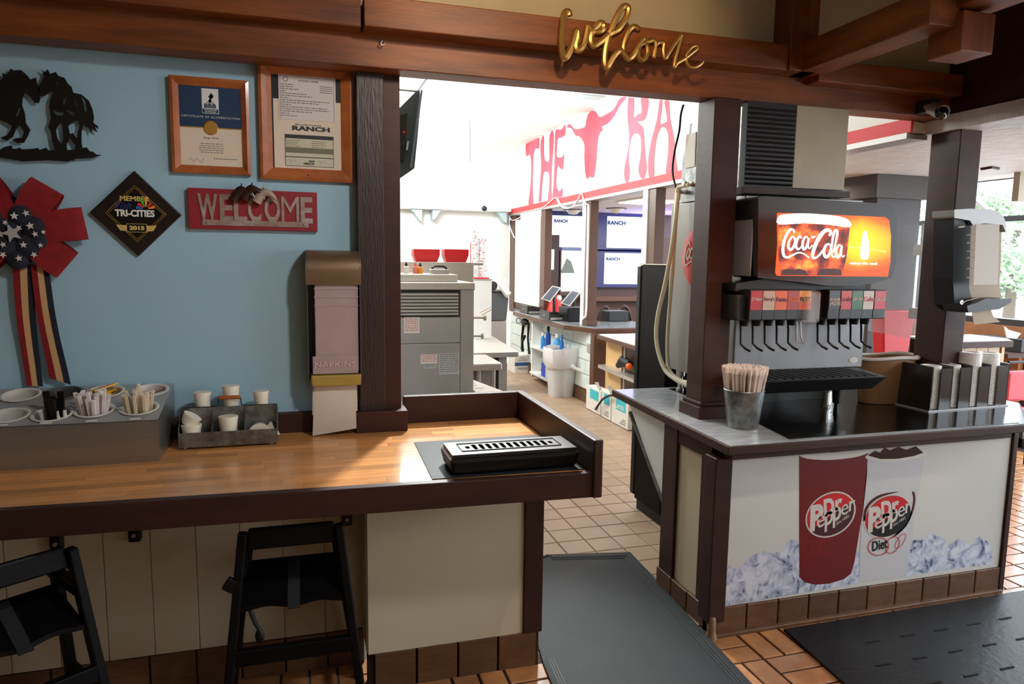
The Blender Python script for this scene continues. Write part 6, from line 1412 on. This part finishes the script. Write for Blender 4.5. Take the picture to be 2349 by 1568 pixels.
# wires on the red band
wm_ = mat('white_wire', (240, 240, 244), .5)
def wire(px, X, r, lab, m=wm_, nm='light_wire'):
    q = spl([tuple(AX(a, b, X)) for a, b in px], 6); return tag(MB().tube(q, r, 6).build(nm, m, smooth=True), lab, 'wire')
wire([(1228,480),(1245,476),(1262,462),(1276,453),(1290,472),(1310,476),(1325,458),(1334,443),(1340,462),(1350,470)], 3.07, .007, 'white wire swagged along the red band above the register')
wire([(1276,453),(1284,470),(1300,478),(1320,472),(1345,468)], 3.06, .006, 'second white wire drooping below the red band')
wire([(1168,494),(1175,505),(1190,500),(1200,490)], 3.07, .006, 'short white wire by the far corner of the red band')
wire([(1168,494),(1170,520),(1180,545)], 3.065, .009, 'white wire falling down the far corner post')
wire([(1228,478),(1219,505),(1210,540)], 3.06, .005, 'thin white wire hanging in front of the white window')
wire([(1350,470),(1348,560),(1346,640),(1344,718),(1338,728)], 3.07, .012, 'thick white cord running down the register post')
# second counter section at right with metal shelf, boxes
s2 = thing('side_counter', 'small white-topped counter with metal shelf behind the black cooler', 'counter', (3.4, 6.5, 0))
MB().prism([(3.05, 7.03, .80), (3.9, 7.03, .80), (3.9, 5.7, .80), (3.0, 5.9, .80)], (0, 0, .04)).build('edge_band', brown_lit, s2, bevel=.003)
MB().prism([(3.07, 7.01, .84), (3.88, 7.01, .84), (3.88, 5.72, .84), (3.02, 5.92, .84)], (0, 0, .008)).build('laminate', white, s2)
MB().box(3.16, 3.18, 6.62, 7.02, .02, .80).build('tan_board', tanp, s2); MB().box(3.165, 3.20, 6.3, 6.62, 0, .80).build('brown_board', brown_lit, s2); MB().box(3.17, 3.20, 5.8, 6.3, 0, .8).build('orange_board', mat('orange_wood', (206, 112, 56), .5, noise=.2), s2)
MB().prism([(3.06, 7.0, .48), (3.16, 7.0, .48), (3.16, 5.8, .48), (3.0, 5.8, .48)], (0, 0, .035)).build('wire_shelf', steel, s2)
for y in (6.4, 6.1): MB().tube([(3.09, y, 0), (3.09, y, .8)], .012, 8).build('upright', steel, s2)
o = MB().tube([AX(1418, 838, 3.1), AX(1430, 828, 3.1), AX(1445, 836, 3.1)], [.03, .06, .04], 10).build('hand_vacuum', blackm, smooth=True); tag(o, 'black cordless tool lying on the metal shelf', 'tool')
o = MB().ball(AX(1443, 840, 3.05), .035).build('orange_cap', mat('orange_plastic', (240, 100, 30), .4), smooth=True); tag(o, 'orange round cap beside the black tool on the metal shelf', 'cap')
papr = AZ(1425, 768, .849); o = MB().prism([(3.15, 6.9, .849), (3.5, 6.9, .849), (3.5, 6.3, .849), (3.25, 6.2, .849)], (0, 0, .006)).build('papers', paper); tag(o, 'loose white papers on the small side counter', 'papers')
teal = mat('teal_print', (60, 186, 200), .5)
for i, (ya, yb, h) in enumerate([(7.12, 6.72, .27), (6.70, 6.46, .29), (6.44, 6.06, .30)]):
    b_ = thing('glove_box', ['white and teal glove carton farthest from the cooler, with a black cable on it', 'white and teal glove carton in the middle of three on the floor', 'white and teal LATEX glove carton nearest the black cooler'][i], 'box', (3.0, (ya+yb)/2, 0))
    MB().box(2.98+.02*(2-i)*0, 3.10, yb, ya, .01, h).build('carton', paper, b_, bevel=.003)
    MB().box(2.977, 2.98, yb+(ya-yb)*.15, yb+(ya-yb)*.72, h*.55, h*.93).build('teal_panel', teal, b_)
    mb = MB()
    if i == 2: txt(mb, 'LATEX', (2.9765, ya-.10, h*.60), (0, -.2, 0), (0, 0, .04), .001, .03); mb.build('lettering', paper, b_); mb = MB()
    for k in range(3): mb.box(2.977, 2.98, yb+.05, yb+.18-.03*k, .04+k*.022, .048+k*.022)
    mb.build('fine_print', gink, b_)
    MB().prism([(2.97, yb, h), (2.99, (ya+yb)/2, h+.06), (3.06, (ya+yb)/2+.05, h+.05), (3.1, ya, h)], (0, 0, .004)).build('open_flap', mat('clear_plastic_wrap', (220, 222, 226), .15, alpha=.6), b_)
tag(MB().tube(spl([tuple(AX(a, b, 2.94)) for a, b in ((1367, 938), (1375, 925), (1383, 915), (1395, 908), (1405, 906))], 5), .012, 6).build('black_cable', black, smooth=True), 'black cable lying over the farthest glove carton', 'cable')

# ================================================================== DINING ROOM
bluel = mat('screen_edge_blue', (30, 34, 90), .4, emit=.3)
scw = mat('menu_screen_white', (200, 210, 225), .6, emit=1.2); scb = mat('menu_text_blue', (16, 50, 100), .9)
YM = 9.55
def menu(px0, px1, py0, py1, lab, tx0, tx1, ty0, ty1, edge):
    a, b = AY(px0, py1, YM), AY(px1, py0, YM); t = thing('menu_screen', lab, 'screen', ((a.x+b.x)/2, YM, a.z))
    MB().box(a.x-edge, b.x+.2, YM, YM+.07, a.z-.05, b.z+.05).build('housing', bluel, t); MB().box(a.x, b.x+.18, YM-.004, YM, a.z, b.z).build('screen', scw, t)
    c, d = AY(tx0, ty1, YM-.006), AY(tx1, ty0, YM-.006); mb = MB(); txt(mb, 'RANCH', c, (d.x-c.x, 0, 0), (0, 0, d.z-c.z), .001, .04); mb.build('lettering', scb, t)
menu(1263, 1314, 495, 566, 'white lit menu screen seen through the leftmost register gap', 1271, 1302, 503, 510, .0)
menu(1391, 1469, 498, 568, 'white lit menu screen, upper of the two at right', 1394, 1435, 507, 515, .18)
menu(1385, 1464, 581, 651, 'white lit menu screen, lower of the two at right', 1391, 1422, 590, 597, .15)
a, b = AY(1262, 706, 9.5), AY(1284, 566, 9.5)
dr = struct('door_1', B(a.x-.1, b.x, 9.52, 9.60, 0, 2.0), mat('far_door_brown', (64, 46, 46), .5)); p0, p1 = AY(1262, 618, 9.5), AY(1272, 572, 9.5)
MB().box(p0.x-.1, p1.x, 9.51, 9.52, p0.z, p1.z).build('door_glass', mat('daylight_pane', (236, 244, 255), .3, emit=1.2), dr)
a, b = AY(1284, 668, 9.55), AY(1334, 560, 9.55)
w4 = struct('window_4', MB().box(a.x, b.x, 9.56, 9.60, a.z-.06, b.z+.02), brown_lit); MB().box(a.x+.02, b.x, 9.55, 9.56, a.z, b.z).build('pane', MATS['daylight_pane'], w4)
pxshape(MB(), [[(1300,592),(1310,600),(1318,626),(1285,626),(1292,610)]], 9.548, .01).build('tree_view', mat('dim_foliage', (120, 132, 126), .6), w4)
MB().box(3.9, 6.2, 9.50, 9.62, 1.05, 1.12).build('wall_rail', brown_lit, None); o = bpy.data.objects['wall_rail']; o['kind'] = 'structure'
# windsor chairs by the far table
wdk = mat('dark_windsor_wood', (54, 36, 30), .4)
def windsor(px0, px1, pyt, Y, lab):
    a, b = AY(px0, 740, Y), AY(px1, 740, Y); t_ = AY(px0, pyt, Y).z; w_ = b.x-a.x; cx_ = (a.x+b.x)/2; t = thing('windsor_chair', lab, 'chair', (cx_, Y, 0), 0, None)
    zb = .46; pts = [(cx_-w_/2*math.cos(a_), Y, zb+(t_-zb)*math.sin(a_)**.55) for a_ in [PI*k/16 for k in range(17)]]
    MB().tube(pts, .018, 8).build('bow_back', wdk, t, smooth=True)
    for k in range(7):
        u = -.66+.22*k; h = zb+(t_-zb)*math.sin(math.acos(u))**.55; MB().tube([(cx_+u*w_*.30, Y, zb), (cx_+u*w_/2, Y, h)], .009, 6).build('spindle', wdk, t)
    MB().lathe([(0, .42), (w_*.42, .42), (w_*.46, .445), (w_*.42, .465), (0, .46)], (cx_, Y+.15, 0), 20).build('seat', wdk, t, smooth=True)
    for sx in (-1, 1):
        for sy in (-1, 1): MB().tube([(cx_+sx*w_*.28, Y+.15+sy*.12, .43), (cx_+sx*w_*.42, Y+.15+sy*.2, 0)], .015, 6).build('leg', wdk, t)
windsor(1370, 1404, 703, 9.1, 'dark windsor chair partly hidden behind the register post'); windsor(1411, 1450, 702, 8.3, 'dark windsor chair nearest the black cooler')
# lit ceiling fixtures in the dining room
c0 = AZ(1450, 462, 2.335); dl = thing('dining_light', 'long warm ceiling light in the dining room above the menu screens', 'ceiling light', c0)
MB().prism([tuple(AZ(1420, 462, 2.335)), tuple(AZ(1475, 454, 2.335)), tuple(AZ(1560, 460, 2.335)), tuple(AZ(1500, 468, 2.335))], (0, 0, -.02)).build('diffuser', mat('warm_diffuser', (255, 240, 205), .5, emit=1.6), dl)
MB().prism([tuple(AZ(1412, 462, 2.338)), tuple(AZ(1474, 452, 2.338)), tuple(AZ(1570, 459, 2.338)), tuple(AZ(1500, 470, 2.338))], (0, 0, -.012)).build('frame', white, dl)
for i, (px, py) in enumerate([(1414, 479), (1315, 482)]):
    c = AZ(px, py, 2.33); o = thing('smoke_detector', ['round white ceiling fitting behind the register post', 'round white ceiling fitting at the left register gap'][i], 'detector', c); MB().lathe([(.0, -.07), (.06, -.06), (.10, -.02), (.11, 0)], (c.x, c.y, 2.34), 16).build('dome', white, o, smooth=True); MB().lathe([(.14, -.01), (.14, 0)], (c.x, c.y, 2.34), 16).build('ring', dgrey, o)
l_ = bpy.data.lights.new('blue_glow', 'AREA'); l_.energy = 12; l_.color = (.25, .2, 1); l_.size = .8; lo = bpy.data.objects.new('blue_glow', l_); COL.objects.link(lo); lo.location = (5.0, 9.2, 2.0); lo.rotation_euler = (PI, 0, 0)
# dining column
dcol = thing('dining_column', 'grey brown square column with wide capital in the dining room', 'column', (4.55, 4.6, 0))
c0, c1 = AY(2010, 480, 4.5), AY(2117, 480, 4.5)
MB().box(c0.x, c1.x-.02, 4.5, 4.85, 0, 2.34).build('shaft', mat('grey_brown_paint', (62, 54, 50), .5), dcol, bevel=.004)
MB().box(c0.x-.05, c1.x+.02, 4.46, 4.89, 2.16, 2.34).build('capital', mat('dark_capital', (66, 56, 50), .5), dcol, bevel=.004)
# red dining bin
rb = thing('red_bin', 'red plastic bin standing behind the acrylic shield', 'bin', (4.2, 4.2, .8))
a, b = AY(2006, 830, 4.2), AY(2081, 830, 4.2); t0 = AY(2006, 712, 4.2).z
MB().hexa([(a.x+.04,4.15,.9),(b.x-.06,4.15,.9),(b.x-.06,4.25,.9),(a.x+.04,4.25,.9),(a.x,4.15,t0),(b.x-.01,4.15,t0),(b.x-.01,4.27,t0),(a.x,4.27,t0)]).build('bin', mat('red_plastic', (206, 26, 34), .35), rb, bevel=.01)
MB().box(a.x, b.x+.1, 4.05, 4.45, 0, .9).build('stand', brown, rb)
# dining half wall with white top
dw = thing('dining_partition', 'low beadboard partition with brown edged white top beyond the counter', 'partition', (4.9, 4.3, 0))
pA, pB = AZ(2345, 775, 1.05), AZ(2211, 785, 1.05)
MB().prism([(4.8, 4.22, 1.0), (5.47, 4.22, 1.0), (5.55, 4.32, 1.0), (5.55, 4.66, 1.0), (4.8, 4.66, 1.0)], (0, 0, .05)).build('edge_band', brown, dw, bevel=.004)
MB().prism([(4.81, 4.24, 1.05), (5.46, 4.24, 1.05), (5.53, 4.33, 1.05), (5.53, 4.65, 1.05), (4.81, 4.65, 1.05)], (0, 0, .006)).build('white_top', white, dw)
for k in range(5): MB().box(4.81+k*.125, 4.93+k*.125, 4.30, 4.32, 0, 1.0).build('bead_board', mat('cream_bead_board', (206, 190, 158), .5), dw, bevel=.002)
MB().box(5.44, 5.47, 4.29, 4.6, 0, 1.0).build('end_post', tanp, dw)
MB().box(4.82, 5.45, 4.32, 4.6, 0, 1.0).build('core', brown, dw)
# booth chairs, holders
rc_ = mat('red_vinyl', (190, 30, 44), .35)
for (px, py, Y, lab) in ((2232, 764, 5.6, 'red vinyl chair back with black rail beyond the partition'), (2352, 850, 4.2, 'red vinyl chair at the right edge beyond the partition')):
    c = AY(px, py, Y); t = thing('vinyl_chair', lab, 'chair', (c.x, Y, 0)); 
    MB().box(c.x-.17, c.x+.14, Y, Y+.05, max(.5, c.z-.25), c.z).build('backrest', rc_, t, bevel=.02); MB().tube([(c.x-.17, Y+.02, c.z-.02), (c.x-.16, Y+.02, c.z+.07), (c.x+.10, Y+.02, c.z+.07), (c.x+.145, Y+.02, c.z-.05)], .012, 8).build('top_rail', black, t)
    MB().box(c.x-.2, c.x+.17, Y+.05, Y+.42, .42, .48).build('seat', rc_, t, bevel=.02)
    for sx in (-.18, .15):
        for sy in (.04, .40): MB().tube([(c.x+sx, Y+sy, 0), (c.x+sx, Y+sy, .46)], .012, 8).build('leg', black, t)
c = AY(2325, 770, 4.78); nh = thing('napkin_holder', 'dark napkin holder with a white napkin sticking up beyond the partition', 'holder', (c.x, 4.9, 1.0))
zz = AY(2325, 776, 4.9).z; MB().box(c.x-.13, min(c.x+.09, 6.17), 4.60, 5.02, zz-.09, zz+.03).build('box', dgrey, nh, bevel=.006)
pxshape(MB(), [[(2302,748),(2312,756),(2340,764),(2330,776),(2308,774)]], 4.6, .01).build('napkin', paper, nh)
MB().box(c.x-.3, 6.18, 4.58, 5.3, zz-.13, zz-.09).build('table_top', brown, nh); MB().tube([(c.x+.1, 5.05, 0), (c.x+.1, 5.05, zz-.13)], .04, 8).build('table_leg', dgrey, nh)
# wall bracket box at right edge in the dining room
c = AY(2342, 435, 4.0); tag(MB().box(c.x-.02, c.x+.14, 4.0, 4.05, AY(2342, 461, 4.0).z, 2.34).build('ceiling_sign', mat('beige_plate', (186, 172, 150), .5)), 'beige plate hanging from the dining ceiling at the right edge', 'plate')
o = MB().tube([AZ(2252, 387, 2.335), AZ(2275, 383, 2.335), AZ(2290, 386, 2.335)], .012, 6).build('ceiling_conduit', brown); tag(o, 'thin curved fitting on the textured dining ceiling', 'conduit')
bpy.context.view_layer.update()
